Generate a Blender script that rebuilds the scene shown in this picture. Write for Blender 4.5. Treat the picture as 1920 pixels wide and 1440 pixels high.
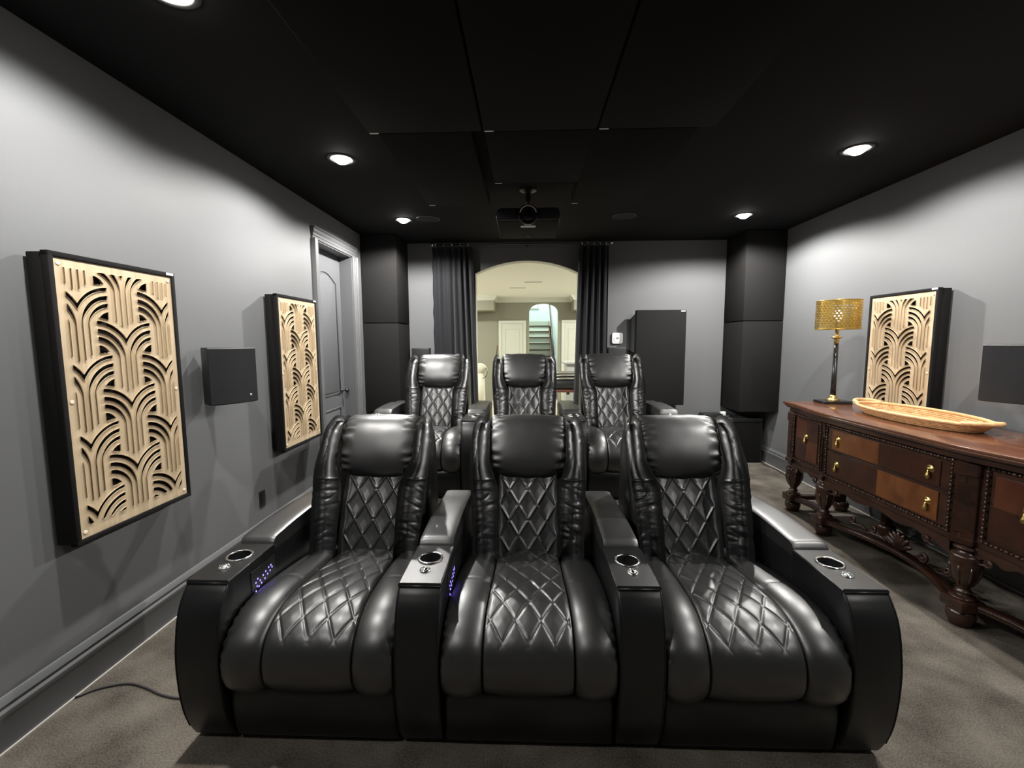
import bpy, bmesh, math, random
from mathutils import Vector, Matrix, noise
random.seed(7)
for o in list(bpy.data.objects): bpy.data.objects.remove(o)
S = bpy.context.scene
COL = S.collection
PI = math.pi

# ------------------------------------------------------------------ camera
CAM_H = 1.5; FPX = 821.3; PITCH = 0.0976; YAW = -0.0339; ROLL = -0.0044
cam = bpy.data.cameras.new('camera'); cam.sensor_fit = 'HORIZONTAL'; cam.sensor_width = 36.0
cam.lens = 36.0 * FPX / 1920.0; cam.clip_start = 0.05; cam.clip_end = 60
co = bpy.data.objects.new('camera', cam); COL.objects.link(co)
fw = Vector((math.sin(YAW)*math.cos(PITCH), math.cos(YAW)*math.cos(PITCH), -math.sin(PITCH)))
rt = Vector((math.cos(YAW), -math.sin(YAW), 0)); up = rt.cross(fw)
rt2 = math.cos(ROLL)*rt + math.sin(ROLL)*up; up2 = -math.sin(ROLL)*rt + math.cos(ROLL)*up
m = Matrix((rt2, up2, -fw)).transposed().to_4x4(); m.translation = Vector((0, 0, CAM_H))
co.matrix_world = m
S.camera = co

# ------------------------------------------------------------------ world, exposure
w = bpy.data.worlds.new('world'); S.world = w; w.use_nodes = True
w.node_tree.nodes['Background'].inputs[0].default_value = (0.02, 0.02, 0.022, 1)
w.node_tree.nodes['Background'].inputs[1].default_value = 0.0
S.view_settings.view_transform = 'Standard'; S.view_settings.look = 'None'
S.view_settings.gamma = 1.0; S.view_settings.use_curve_mapping = False
S.view_settings.exposure = 1.9
LENS = 12.0           # visible bulb radiance, theatre
WATTS = 31.0          # theatre downlight beams
LENS_HALL = 560.0     # downlight lens radiance, hall behind the arch
STAIR_LIGHT = 110.0

# ------------------------------------------------------------------ materials
def nodes(mt):
    mt.use_nodes = True; nt = mt.node_tree
    return nt, nt.nodes, nt.links, nt.nodes['Principled BSDF']
def mat(name, col, rough=0.6, metal=0.0, spec=0.5, bump=None, var=None, coat=0.0, sheen=0.0, emit=None, strength=0.0, trans=0.0):
    """bump=(scale, strength, distance, detail, stretch); var=(scale, amount, stretch)"""
    mt = bpy.data.materials.new(name); nt, N, L, b = nodes(mt)
    b.inputs['Base Color'].default_value = (*col, 1); b.inputs['Roughness'].default_value = rough
    b.inputs['Metallic'].default_value = metal; b.inputs['Specular IOR Level'].default_value = spec
    b.inputs['Coat Weight'].default_value = coat; b.inputs['Coat Roughness'].default_value = 0.36
    b.inputs['Sheen Weight'].default_value = sheen
    b.inputs['Transmission Weight'].default_value = trans
    if emit:
        b.inputs['Emission Color'].default_value = (*emit, 1); b.inputs['Emission Strength'].default_value = strength
    tc = N.new('ShaderNodeTexCoord')
    if var:
        mp = N.new('ShaderNodeMapping'); mp.inputs['Scale'].default_value = var[2] if len(var) > 2 else (1, 1, 1)
        nz = N.new('ShaderNodeTexNoise'); nz.inputs['Scale'].default_value = var[0]; nz.inputs['Detail'].default_value = 6
        nz.inputs['Roughness'].default_value = 0.65
        L.new(tc.outputs['Object'], mp.inputs[0]); L.new(mp.outputs[0], nz.inputs['Vector'])
        rp = N.new('ShaderNodeValToRGB'); a = var[1]
        rp.color_ramp.elements[0].position = 0.3; rp.color_ramp.elements[1].position = 0.72
        rp.color_ramp.elements[0].color = (*[c*(1-a) for c in col], 1)
        rp.color_ramp.elements[1].color = (*[min(1, c*(1+a)) for c in col], 1)
        L.new(nz.outputs['Fac'], rp.inputs[0]); L.new(rp.outputs[0], b.inputs['Base Color'])
    if bump:
        mp = N.new('ShaderNodeMapping'); mp.inputs['Scale'].default_value = bump[4] if len(bump) > 4 else (1, 1, 1)
        nz = N.new('ShaderNodeTexNoise'); nz.inputs['Scale'].default_value = bump[0]; nz.inputs['Detail'].default_value = bump[3]
        L.new(tc.outputs['Object'], mp.inputs[0]); L.new(mp.outputs[0], nz.inputs['Vector'])
        bp = N.new('ShaderNodeBump'); bp.inputs['Strength'].default_value = bump[1]; bp.inputs['Distance'].default_value = bump[2]
        L.new(nz.outputs['Fac'], bp.inputs['Height']); L.new(bp.outputs[0], b.inputs['Normal'])
    return mt
def carpet_mat():
    mt = bpy.data.materials.new('carpet'); nt, N, L, b = nodes(mt)
    b.inputs['Roughness'].default_value = 1; b.inputs['Specular IOR Level'].default_value = 0.05
    tc = N.new('ShaderNodeTexCoord')
    n1 = N.new('ShaderNodeTexNoise'); n1.inputs['Scale'].default_value = 4.2; n1.inputs['Detail'].default_value = 4
    n2 = N.new('ShaderNodeTexNoise'); n2.inputs['Scale'].default_value = 150; n2.inputs['Detail'].default_value = 5; n2.inputs['Roughness'].default_value = .75
    mx = N.new('ShaderNodeMix'); mx.data_type = 'FLOAT'; mx.inputs[0].default_value = .58
    L.new(tc.outputs['Object'], n1.inputs['Vector']); L.new(tc.outputs['Object'], n2.inputs['Vector'])
    L.new(n1.outputs['Fac'], mx.inputs[2]); L.new(n2.outputs['Fac'], mx.inputs[3])
    rp = N.new('ShaderNodeValToRGB'); e = rp.color_ramp.elements
    e[0].position = .36; e[0].color = (.038, .033, .0275, 1); e[1].position = .66; e[1].color = (.245, .217, .182, 1)
    L.new(mx.outputs[0], rp.inputs[0]); L.new(rp.outputs[0], b.inputs['Base Color'])
    bp = N.new('ShaderNodeBump'); bp.inputs['Strength'].default_value = .6; bp.inputs['Distance'].default_value = .008
    L.new(n2.outputs['Fac'], bp.inputs['Height']); L.new(bp.outputs[0], b.inputs['Normal'])
    return mt
def wood_mat(name, dark, light, rough, scale=(1, 9, 9), nscale=3.0, coat=.0):
    mt = bpy.data.materials.new(name); nt, N, L, b = nodes(mt)
    b.inputs['Roughness'].default_value = rough; b.inputs['Coat Weight'].default_value = coat; b.inputs['Coat Roughness'].default_value = .2
    tc = N.new('ShaderNodeTexCoord'); mp = N.new('ShaderNodeMapping'); mp.inputs['Scale'].default_value = scale
    nz = N.new('ShaderNodeTexNoise'); nz.inputs['Scale'].default_value = nscale; nz.inputs['Detail'].default_value = 8; nz.inputs['Distortion'].default_value = .6
    L.new(tc.outputs['Object'], mp.inputs[0]); L.new(mp.outputs[0], nz.inputs['Vector'])
    rp = N.new('ShaderNodeValToRGB'); e = rp.color_ramp.elements
    e[0].position = .3; e[0].color = (*dark, 1); e[1].position = .7; e[1].color = (*light, 1)
    L.new(nz.outputs['Fac'], rp.inputs[0]); L.new(rp.outputs[0], b.inputs['Base Color'])
    return mt
def emit_mat(name, col, strength):
    mt = bpy.data.materials.new(name); mt.use_nodes = True; nt = mt.node_tree
    nt.nodes.remove(nt.nodes['Principled BSDF']); e = nt.nodes.new('ShaderNodeEmission')
    e.inputs[0].default_value = (*col, 1); e.inputs[1].default_value = strength
    nt.links.new(e.outputs[0], nt.nodes['Material Output'].inputs[0]); return mt

M = {}
M['wall'] = mat('wall_paint', (.134, .137, .141), .62, spec=.3, bump=(180, .12, .002, 3))
M['trimpaint'] = mat('trim_paint', (.13, .133, .137), .36, spec=.45)
M['doorpaint'] = mat('door_paint', (.11, .113, .119), .45, spec=.4)
M['ceil'] = mat('ceiling_black', (.010, .0098, .0105), .9, spec=.2, bump=(150, .15, .002, 3))
M['carpet'] = carpet_mat()
M['leather'] = mat('black_leather', (.0065, .0065, .0068), .40, spec=.95, coat=.35, bump=(300, .08, .001, 4))
M['leather2'] = mat('black_leather_smooth', (.0045, .0045, .0048), .38, spec=.5, coat=.0, bump=(300, .08, .001, 4))
M['chrome'] = mat('chrome', (.82, .82, .83), .12, metal=1)
M['blackplastic'] = mat('black_plastic', (.012, .012, .013), .35, spec=.5)
M['fabric'] = mat('black_panel_fabric', (.010, .0095, .0095), .92, spec=.15, bump=(500, .25, .001, 2), sheen=.0)
M['fabric2'] = mat('charcoal_panel_fabric', (.013, .0125, .0125), .92, spec=.15, bump=(500, .25, .001, 2), sheen=.0)
M['curtain'] = mat('black_curtain', (.012, .012, .0145), .75, spec=.25, sheen=.12, bump=(400, .1, .001, 2))
M['fret'] = wood_mat('pale_oak_veneer', (.40, .30, .185), (.56, .445, .30), .5, (14, 14, 1.0), 2.2)
M['fretR'] = M['fret']
M['screwcap'] = mat('screw_cap', (.72, .62, .46), .45)
M['tag'] = mat('white_tag', (.85, .85, .85), .5)
M['grille'] = mat('speaker_grille', (.0085, .009, .0105), .6, spec=.35, bump=(700, .4, .0012, 1))
M['spkbody'] = mat('speaker_cabinet', (.016, .016, .017), .45)
M['silver'] = mat('silver_edge', (.55, .55, .56), .3, metal=.9)
M['subtop'] = mat('subwoofer_top', (.05, .05, .05), .4)
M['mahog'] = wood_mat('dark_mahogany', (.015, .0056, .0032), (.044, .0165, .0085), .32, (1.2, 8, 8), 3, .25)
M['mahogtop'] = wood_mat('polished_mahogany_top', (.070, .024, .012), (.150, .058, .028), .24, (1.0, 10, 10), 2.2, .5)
M['veneerA'] = wood_mat('light_walnut_veneer', (.088, .026, .0075), (.160, .056, .016), .32, (5, 5, 3), 2.5, .3)
M['veneerB'] = wood_mat('dark_walnut_veneer', (.022, .007, .0036), (.046, .0155, .0075), .32, (5, 5, 3), 2.5, .3)
M['veneerC'] = wood_mat('red_walnut_veneer', (.056, .015, .007), (.096, .030, .012), .32, (5, 5, 3), 2.5, .3)
M['brass'] = mat('aged_brass', (.62, .45, .16), .28, metal=1, bump=(60, .2, .002, 2))
M['goldshade'] = mat('gold_lamp_shade', (.44, .29, .07), .32, metal=.85)
M['lampblack'] = mat('lamp_black_lacquer', (.012, .012, .012), .25)
M['bulb'] = mat('frosted_bulb', (.9, .88, .82), .3)
M['wicker'] = mat('wicker', (.62, .34, .15), .55, var=(38, .35), bump=(140, .4, .003, 3))
M['wicker2'] = mat('wicker_rim', (.70, .42, .20), .5, var=(30, .25), bump=(120, .4, .003, 3))
M['projtop'] = mat('projector_top', (.010, .010, .011), .3)
M['projlow'] = mat('projector_lower', (.014, .014, .0135), .75, spec=.15)
M['lensglass'] = mat('projector_lens', (.006, .005, .008), .08, spec=.7)
M['bronze'] = mat('lens_ring', (.85, .58, .48), .4, metal=.3)
M['projlabel'] = mat('projector_label', (.36, .44, .46), .4)
M['white'] = mat('white_plastic', (.82, .82, .8), .4)
M['greyprint'] = mat('grey_print', (.28, .28, .28), .5)
M['led'] = emit_mat('blue_led', (.22, .16, 1.0), 1.2)
M['lens'] = emit_mat('downlight_lens', (1, .965, .91), LENS)
M['lenshall'] = emit_mat('hall_downlight_lens', (.96, 1.0, .94), LENS_HALL)
M['lensrear'] = emit_mat('rear_downlight_lens', (1, .965, .91), LENS*1.5)
M['trimring'] = mat('black_trim_ring', (.02, .02, .02), .5)
M['halltrimring'] = mat('white_trim_ring', (.8, .78, .72), .5)
M['cable'] = mat('grey_cable', (.05, .046, .05), .5)
M['whitecable'] = mat('white_cable', (.75, .72, .66), .5)
M['hwall'] = mat('hall_wall_paint', (.225, .215, .160), .8)
M['hceil'] = mat('hall_ceiling_paint', (.86, .84, .76), .9)
M['hwhite'] = mat('hall_white_trim', (.50, .495, .42), .5)
M['hfloor'] = wood_mat('hall_floor', (.44, .39, .30), (.58, .52, .41), .35, (1, 8, 1), 2)
M['mint'] = mat('stair_wall_paint', (.72, .77, .74), .8)
M['tread'] = mat('stair_tread', (.06, .028, .016), .4)
M['riser'] = mat('stair_riser', (.62, .62, .52), .6)
M['daylight'] = emit_mat('daylight_pane', (.85, 1.0, .97), STAIR_LIGHT*.02)
M['cue'] = mat('dark_wood_pole', (.10, .04, .02), .5)
M['cream'] = mat('cream_cloth', (.72, .68, .52), .8)
M['granite'] = mat('speckled_stone', (.45, .45, .42), .4, var=(60, .5))
M['seat_dark'] = mat('stool_dark', (.02, .02, .02), .4)
M['redwood'] = mat('red_brown_wood', (.13, .045, .03), .4)
M['gap'] = mat('carpet_edge', (.5, .48, .44), .8)

# ------------------------------------------------------------------ mesh helpers
def mk(name, vs, fs, mt, parent=None, smooth=False, loc=(0, 0, 0), rot=(0, 0, 0), me=None, auto=None):
    if me is None:
        me = bpy.data.meshes.new(name); me.from_pydata([tuple(v) for v in vs], [], fs)
        me.validate(); bm = bmesh.new(); bm.from_mesh(me); bmesh.ops.recalc_face_normals(bm, faces=bm.faces)
        bm.to_mesh(me); bm.free()
        if smooth: me.polygons.foreach_set('use_smooth', [True]*len(me.polygons))
        if auto: me.set_sharp_from_angle(angle=math.radians(auto))
        me.materials.append(mt)
    o = bpy.data.objects.new(name, me); COL.objects.link(o)
    o.location = loc; o.rotation_euler = rot
    if parent: o.parent = parent
    return o
def empty(name, loc=(0, 0, 0), rz=0):
    o = bpy.data.objects.new(name, None); COL.objects.link(o); o.location = loc; o.rotation_euler = (0, 0, rz)
    o.empty_display_size = .1; return o
def tag(o, label, cat, group=None):
    o['label'] = label; o['category'] = cat
    if group: o['group'] = group
    return o
def struct(o, label=None):
    o['kind'] = 'structure'
    if label: o['label'] = label
    return o
class G:
    """geometry collector"""
    def __init__(s): s.v = []; s.f = []
    def add(s, vs, fs):
        n = len(s.v); s.v += [tuple(v) for v in vs]; s.f += [tuple(i+n for i in f) for f in fs]; return s
    def box(s, x0, x1, y0, y1, z0, z1):
        return s.add([(x0,y0,z0),(x1,y0,z0),(x1,y1,z0),(x0,y1,z0),(x0,y0,z1),(x1,y0,z1),(x1,y1,z1),(x0,y1,z1)],
                     [(0,3,2,1),(4,5,6,7),(0,1,5,4),(1,2,6,5),(2,3,7,6),(3,0,4,7)])
    def bbox(s, x0, x1, y0, y1, z0, z1, b=.005, seg=2):
        bm = bmesh.new(); bmesh.ops.create_cube(bm, size=1)
        for v in bm.verts:
            v.co = Vector(((x0+x1)/2+v.co.x*(x1-x0), (y0+y1)/2+v.co.y*(y1-y0), (z0+z1)/2+v.co.z*(z1-z0)))
        b = min(b, .49*min(x1-x0, y1-y0, z1-z0))
        bmesh.ops.bevel(bm, geom=bm.edges[:], offset=b, segments=seg, profile=.5, affect='EDGES')
        bm.verts.index_update(); s.add([v.co[:] for v in bm.verts], [[v.index for v in f.verts] for f in bm.faces]); bm.free(); return s
    def lathe(s, prof, n=32, c=(0, 0, 0), axis='z', cap=True):
        vs = []; fs = []
        for (r, h) in prof:
            for k in range(n):
                a = 2*PI*k/n; p = (r*math.cos(a), r*math.sin(a), h)
                if axis == 'x': p = (p[2], p[0], p[1])
                if axis == 'y': p = (p[0], p[2], p[1])
                vs.append((c[0]+p[0], c[1]+p[1], c[2]+p[2]))
        for i in range(len(prof)-1):
            for k in range(n):
                k2 = (k+1) % n; fs.append((i*n+k, i*n+k2, (i+1)*n+k2, (i+1)*n+k))
        if cap:
            if prof[0][0] > 1e-6: fs.append(tuple(range(n-1, -1, -1)))
            if prof[-1][0] > 1e-6: fs.append(tuple((len(prof)-1)*n+k for k in range(n)))
        return s.add(vs, fs)
    def tube(s, pts, r, n=8, closed=False, ry=None):
        pts = [Vector(p) for p in pts]; N = len(pts); vs = []; fs = []
        rs = r if isinstance(r, (list, tuple)) else [r]*N
        prev = None
        for i, p in enumerate(pts):
            if closed: t = pts[(i+1) % N]-pts[i-1]
            else: t = pts[min(i+1, N-1)]-pts[max(i-1, 0)]
            t.normalize()
            if prev is None:
                a = Vector((0, 0, 1)) if abs(t.z) < .9 else Vector((1, 0, 0))
                u = t.cross(a).normalized()
            else:
                u = prev - t*prev.dot(t); u.normalize()
            prev = u; wv = t.cross(u)
            for k in range(n):
                a = 2*PI*k/n
                vs.append(p+u*math.cos(a)*rs[i]+wv*math.sin(a)*(ry or rs[i]))
        for i in range(N if closed else N-1):
            j = (i+1) % N
            for k in range(n):
                k2 = (k+1) % n; fs.append((i*n+k, i*n+k2, j*n+k2, j*n+k))
        if not closed:
            fs.append(tuple(range(n-1, -1, -1))); fs.append(tuple((N-1)*n+k for k in range(n)))
        return s.add(vs, fs)
    def prism(s, poly, a0, a1, plane='yz'):
        n = len(poly)
        def P(p, a):
            return {'yz': (a, p[0], p[1]), 'xz': (p[0], a, p[1]), 'xy': (p[0], p[1], a)}[plane]
        vs = [P(p, a0) for p in poly]+[P(p, a1) for p in poly]
        fs = [tuple(range(n)), tuple(range(2*n-1, n-1, -1))]+[(i, (i+1) % n, n+(i+1) % n, n+i) for i in range(n)]
        return s.add(vs, fs)
    def ball(s, c, r, n=8, mrows=5, sc=(1, 1, 1)):
        prof = [(max(r*math.sin(PI*i/mrows), 1e-5), -r*math.cos(PI*i/mrows)) for i in range(mrows+1)]
        g = G().lathe(prof, n, (0, 0, 0)); return s.add([(c[0]+v[0]*sc[0], c[1]+v[1]*sc[1], c[2]+v[2]*sc[2]) for v in g.v], g.f)
    def out(s, name, mt, parent=None, smooth=False, auto=None, **k):
        return mk(name, s.v, s.f, mt, parent, smooth or bool(auto), auto=auto, **k)
def roundprism(poly, a0, a1, plane, b, seg=3, ang=25):
    """prism whose end-cap edges are bevelled"""
    g = G().prism(poly, a0, a1, plane)
    me = bpy.data.meshes.new('t'); me.from_pydata(g.v, [], g.f)
    bm = bmesh.new(); bm.from_mesh(me); bmesh.ops.recalc_face_normals(bm, faces=bm.faces)
    es = [e for e in bm.edges if len(e.link_faces) == 2 and e.calc_face_angle() > math.radians(ang)]
    bmesh.ops.bevel(bm, geom=es, offset=b, segments=seg, profile=.5, affect='EDGES', clamp_overlap=True)
    bm.verts.index_update(); r = G().add([v.co[:] for v in bm.verts], [[v.index for v in f.verts] for f in bm.faces]); bm.free()
    bpy.data.meshes.remove(me); return r
def cr(pts, n):
    """Catmull-Rom resampled by arc length to n points"""
    P = [Vector(p) for p in pts]; d = []
    for i in range(len(P)-1):
        p0 = P[i-1] if i else P[0]*2-P[1]; p1 = P[i]; p2 = P[i+1]; p3 = P[i+2] if i+2 < len(P) else P[-1]*2-P[-2]
        for k in range(24):
            t = k/24; d.append(.5*((2*p1)+(p2-p0)*t+(2*p0-5*p1+4*p2-p3)*t*t+(3*p1-p0-3*p2+p3)*t**3))
    d.append(P[-1]); L = [0]
    for i in range(1, len(d)): L.append(L[-1]+(d[i]-d[i-1]).length)
    out = []; j = 0
    for i in range(n):
        s_ = L[-1]*i/(n-1)
        while j < len(L)-2 and L[j+1] < s_: j += 1
        t = (s_-L[j])/max(L[j+1]-L[j], 1e-9); out.append(d[j].lerp(d[j+1], t))
    return out, L[-1]
def clamp(x, a=0., b=1.): return max(a, min(b, x))
def sm(a, b, x): t = clamp((x-a)/(b-a)); return t*t*(3-2*t)
def sheet(F, xs, ys, thick, wrap=None):
    """marching-squares sheet: solid where F>0, with cut walls; F[j][i]; wrap(x,y,d)->point"""
    wrap = wrap or (lambda x, y, d: (x, -d, y))
    V = []; Fc = []; key = {}
    def node(i, j):
        k = (i, j)
        if k not in key: key[k] = len(V); V.append((xs[i], ys[j]))
        return key[k]
    def edge(i0, j0, i1, j1):
        if (i1, j1) < (i0, j0): i0, j0, i1, j1 = i1, j1, i0, j0
        k = (i0, j0, i1, j1)
        if k not in key:
            a = F[j0][i0]; b = F[j1][i1]; t = a/(a-b); key[k] = len(V)
            V.append((xs[i0]+(xs[i1]-xs[i0])*t, ys[j0]+(ys[j1]-ys[j0])*t))
        return key[k]
    walls = []
    for j in range(len(ys)-1):
        for i in range(len(xs)-1):
            c = [(i, j), (i+1, j), (i+1, j+1), (i, j+1)]; val = [F[q][p] > 0 for p, q in c]
            if not any(val): continue
            poly = []; isE = []
            for k in range(4):
                if val[k]: poly.append(node(*c[k])); isE.append(False)
                if val[k] != val[(k+1) % 4]: poly.append(edge(*c[k], *c[(k+1) % 4])); isE.append(True)
            if len(poly) >= 3:
                Fc.append(tuple(poly))
                for k in range(len(poly)):
                    k2 = (k+1) % len(poly)
                    if isE[k] and isE[k2]: walls.append((poly[k], poly[k2]))
    n = len(V); vs = [wrap(x, y, 0) for x, y in V]; back = {}
    fs = list(Fc)
    for a, b in walls:
        for q in (a, b):
            if q not in back: back[q] = len(vs); vs.append(wrap(V[q][0], V[q][1], thick))
        fs.append((b, a, back[a], back[b]))
    return vs, fs

# ------------------------------------------------------------------ room shell
XL, XR, H = -1.94, 2.94, 2.74
YB, YF = 5.67, -2.6
WT = .20
struct(G().box(XL-.02, XR+.02, YF, YB+.02, -.1, 0).out('floor', M['carpet']), 'taupe cut-pile carpet floor of the theatre room')
LX0, LX1 = -1.26, 2.165; LY = (.12, 1.63, 3.08, 4.585)
def holed(x0, x1, y0, y1, z, th, cs, r=.074, n=32):
    """slab with round can holes cut at cs"""
    g = G(); xs = sorted({x0, x1} | {c[0]-.1 for c in cs} | {c[0]+.1 for c in cs}); ys = sorted({y0, y1} | {c[1]-.1 for c in cs} | {c[1]+.1 for c in cs})
    for a, b in zip(xs, xs[1:]):
        for c, d in zip(ys, ys[1:]):
            hit = [q for q in cs if abs(q[0]-(a+b)/2) < .01 and abs(q[1]-(c+d)/2) < .01]
            if not hit: g.add([(a, c, z), (b, c, z), (b, d, z), (a, d, z)], [(0, 3, 2, 1)]); continue
            q = hit[0]; vs = []; fs = []
            for k in range(n):
                t = 2*PI*k/n; ct, st_ = math.cos(t), math.sin(t); sc = .1/max(abs(ct), abs(st_))
                vs += [(q[0]+ct*sc, q[1]+st_*sc, z), (q[0]+ct*r, q[1]+st_*r, z), (q[0]+ct*r, q[1]+st_*r, z+th)]
            for k in range(n):
                k2 = (k+1) % n; fs += [(k*3, k2*3, k2*3+1, k*3+1), (k*3+1, k2*3+1, k2*3+2, k*3+2)]
            g.add(vs, fs)
    g.box(x0, x1, y0, y1, z+th, z+th+.02); return g
struct(holed(XL-.02, XR+.02, YF, YB+.2, H, .1, [(x, y) for x in (LX0, LX1) for y in LY]).out('ceiling', M['ceil']), 'matte black ceiling of the theatre room')
DY0, DY1, DZ = 4.10, 4.90, 2.44
g = G(); g.box(XL-WT, XL, YF, DY0, 0, H); g.box(XL-WT, XL, DY1, YB+WT, 0, H); g.box(XL-WT, XL, DY0, DY1, DZ, H)
struct(g.out('wall_left', M['wall']), 'dark grey painted left wall with a recessed door')
struct(G().box(XR, XR+WT, YF, YB+WT, 0, H).out('wall_right', M['wall']), 'dark grey painted right wall behind the sideboard')
struct(G().box(XL-WT, XR+WT, YF-WT, YF, 0, H).out('wall_front', M['wall']), 'dark grey painted wall behind the viewer')
AW, ASP, ACR = .655, 2.36, 2.515     # arch half width, spring, crown
R_ = (AW**2+(ACR-ASP)**2)/(2*(ACR-ASP)); cz = ACR-R_
arc = []
for i in range(33):
    x = -AW+2*AW*i/32; arc.append((x, cz+math.sqrt(R_*R_-x*x)))
poly = [(XL, 0), (-AW, 0)]+arc+[(AW, 0), (XR, 0), (XR, H), (XL, H)]
g = G(); g.box(XL, -AW, YB, YB+.16, 0, H); g.box(AW, XR, YB, YB+.16, 0, H)
for i in range(32):
    (x0, z0), (x1, z1) = arc[i], arc[i+1]
    g.add([(x0,YB,z0),(x1,YB,z1),(x1,YB,H),(x0,YB,H),(x0,YB+.16,z0),(x1,YB+.16,z1),(x1,YB+.16,H),(x0,YB+.16,H)],
          [(0,1,2,3),(5,4,7,6),(4,5,1,0)])
struct(g.out('wall_back', M['wall']), 'dark grey rear wall pierced by a wide arched opening')
# cream-painted hall-side lining of the arch soffit and jambs
g = G()
for i in range(32):
    (x0, z0), (x1, z1) = arc[i], arc[i+1]
    g.add([(x0,YB+.012,z0-.004),(x1,YB+.012,z1-.004),(x1,YB+.16,z1-.004),(x0,YB+.16,z0-.004),(x0,YB+.012,z0+.002),(x1,YB+.012,z1+.002),(x1,YB+.16,z1+.002),(x0,YB+.16,z0+.002)],
          [(0,1,2,3),(4,7,6,5),(0,4,5,1),(2,6,7,3)])
for s in (-1, 1): g.box(*sorted((s*(AW-.004), s*(AW+.002))), YB+.012, YB+.16, 0, ASP)
struct(g.out('trim_1', M['hwhite']), 'cream lining of the rear archway')

# baseboards: stepped profile, swept
BP = [(0, 0), (.018, 0), (.018, .125), (.022, .135), (.022, .148), (.014, .158), (.014, .166), (.018, .172), (.012, .188), (.005, .198), (0, .2)]
def baseboard(name, x, s, y0, y1, label):
    struct(G().prism([(x+s*a, b) for a, b in BP], y0, y1, 'xz').out(name, M['trimpaint'], auto=30), label)
baseboard('baseboard_left', XL, 1, YF, DY0-.105, 'grey moulded baseboard along the left wall')
baseboard('baseboard_right', XR, -1, YF, YB, 'grey moulded baseboard along the right wall')
for nm, x0, x1, lb in (('baseboard_back', XL, -AW-.02, 'grey moulded baseboard left of the archway'), ('baseboard_back_right', AW+.02, XR, 'grey moulded baseboard right of the archway')):
    struct(G().prism([(YB-a, b) for a, b in BP], x0, x1, 'yz').out(nm, M['trimpaint'], auto=30), lb)
# pale caulk edge where carpet meets the baseboards
struct(G().box(XL+.018, XL+.025, YF, DY0-.105, 0, .006).out('trim_2', M['gap']), 'pale edge line where carpet meets left baseboard')
struct(G().box(XR-.025, XR-.018, YF, YB, 0, .006).out('trim_3', M['gap']), 'pale edge line where carpet meets right baseboard')

# door on the left wall
d = struct(empty('door_1', (XL, (DY0+DY1)/2, 0)), 'grey painted arched-panel door set deep in left wall')
def D(o): o.parent = d; o.matrix_parent_inverse = Matrix.Translation((-XL, -(DY0+DY1)/2, 0)); return o
D(G().box(XL-.17, XL-.135, DY0+.012, DY1-.012, .01, DZ-.012).out('door_slab', M['doorpaint']))
def outl(a, z0, z1, arch):
    pts = [(DY0+a, z0), (DY1-a, z0)]
    if arch:
        for i in range(17):
            t = i/16; y = DY1-a-(DY1-DY0-2*a)*t; pts.append((y, z1+.10*math.sin(PI*t)))
    else: pts += [(DY1-a, z1), (DY0+a, z1)]
    return pts
for z0, z1, ar in ((.93, 2.12, True), (.2, .78, False)):
    pn = D(roundprism(outl(.17, z0+.03, z1-.03, ar), XL-.137, XL-.127, 'yz', .006, 2).out('raised_panel', M['doorpaint'], auto=30))
    o = outl(.13, z0, z1, ar)
    D(G().tube([(XL-.134, y, z) for y, z in o], .011, 8, closed=True).out('panel_moulding', M['doorpaint'], smooth=True))
g = G(); g.box(XL-.20, XL+.0, DY0-.002, DY0+.012, 0, DZ); g.box(XL-.20, XL, DY1-.012, DY1+.002, 0, DZ); g.box(XL-.20, XL, DY0, DY1, DZ-.012, DZ+.002)
D(g.out('door_jamb', M['doorpaint']))
CP = [(0, 0), (.012, 0), (.014, .02), (.02, .028), (.018, .045), (.026, .062), (.026, .085), (.034, .092), (.034, .105), (0, .105)]
g = G()
def casing_leg(yin, s):
    return G().prism([(XL+a, yin+s*b) for a, b in CP], 0, DZ+.0, 'xy')
D(casing_leg(DY0, -1).out('casing_leg', M['trimpaint'], auto=25)); D(casing_leg(DY1, 1).out('casing_leg', M['trimpaint'], auto=25))
D(G().prism([(XL+a, DZ+b) for a, b in CP], DY0-.105, DY1+.105, 'xz').out('casing_head', M['trimpaint'], auto=25))
D(G().lathe([(.006, 0), (.02, .004), (.02, .01), (.008, .014), (.008, .04), (.024, .05), (.028, .062), (.02, .075), (.001, .078)], 20, (XL-.135, DY1-.08, .96), 'x').out('door_knob', M['blackplastic'], smooth=True))

# riser platform under the rear row
RZ = .28; RY = 3.27
struct(roundprism([(-1.46, 3.10), (1.43, 3.10), (1.43, 5.25), (-1.46, 5.25)], 0, RZ, 'xy', .015, 2).out('platform', M['carpet'], auto=30), 'carpeted riser platform carrying the rear seat row')

# ------------------------------------------------------------------ downlights
def downlight(x, y, z, label, lens, ring, group='recessed ceiling downlights', watts=0.):
    t = tag(empty('recessed_downlight', (x, y, z)), label, 'ceiling light', group)
    G().lathe([(.0001, .085), (.072, .08), (.072, -.004), (.076, -.006), (.088, -.005), (.096, -.001), (.096, 0)], 40, cap=False).out('trim_ring', ring, t, smooth=True)
    prof = [(max(.066*math.sin(PI/2*k/9), .0001), -.034+.066*(1-math.cos(PI/2*k/9))) for k in range(10)]
    G().lathe(prof, 24, cap=False).out('domed_bulb', lens, t, smooth=True)
    if watts:
        l = bpy.data.lights.new('downlight_beam', 'SPOT'); l.energy = watts; l.color = (1, .975, .935)
        l.spot_size = math.radians(165); l.spot_blend = .34; l.shadow_soft_size = .03
        lo = bpy.data.objects.new('downlight_beam', l); COL.objects.link(lo); lo.parent = t; lo.location = (0, 0, -.052)
    return t
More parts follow.
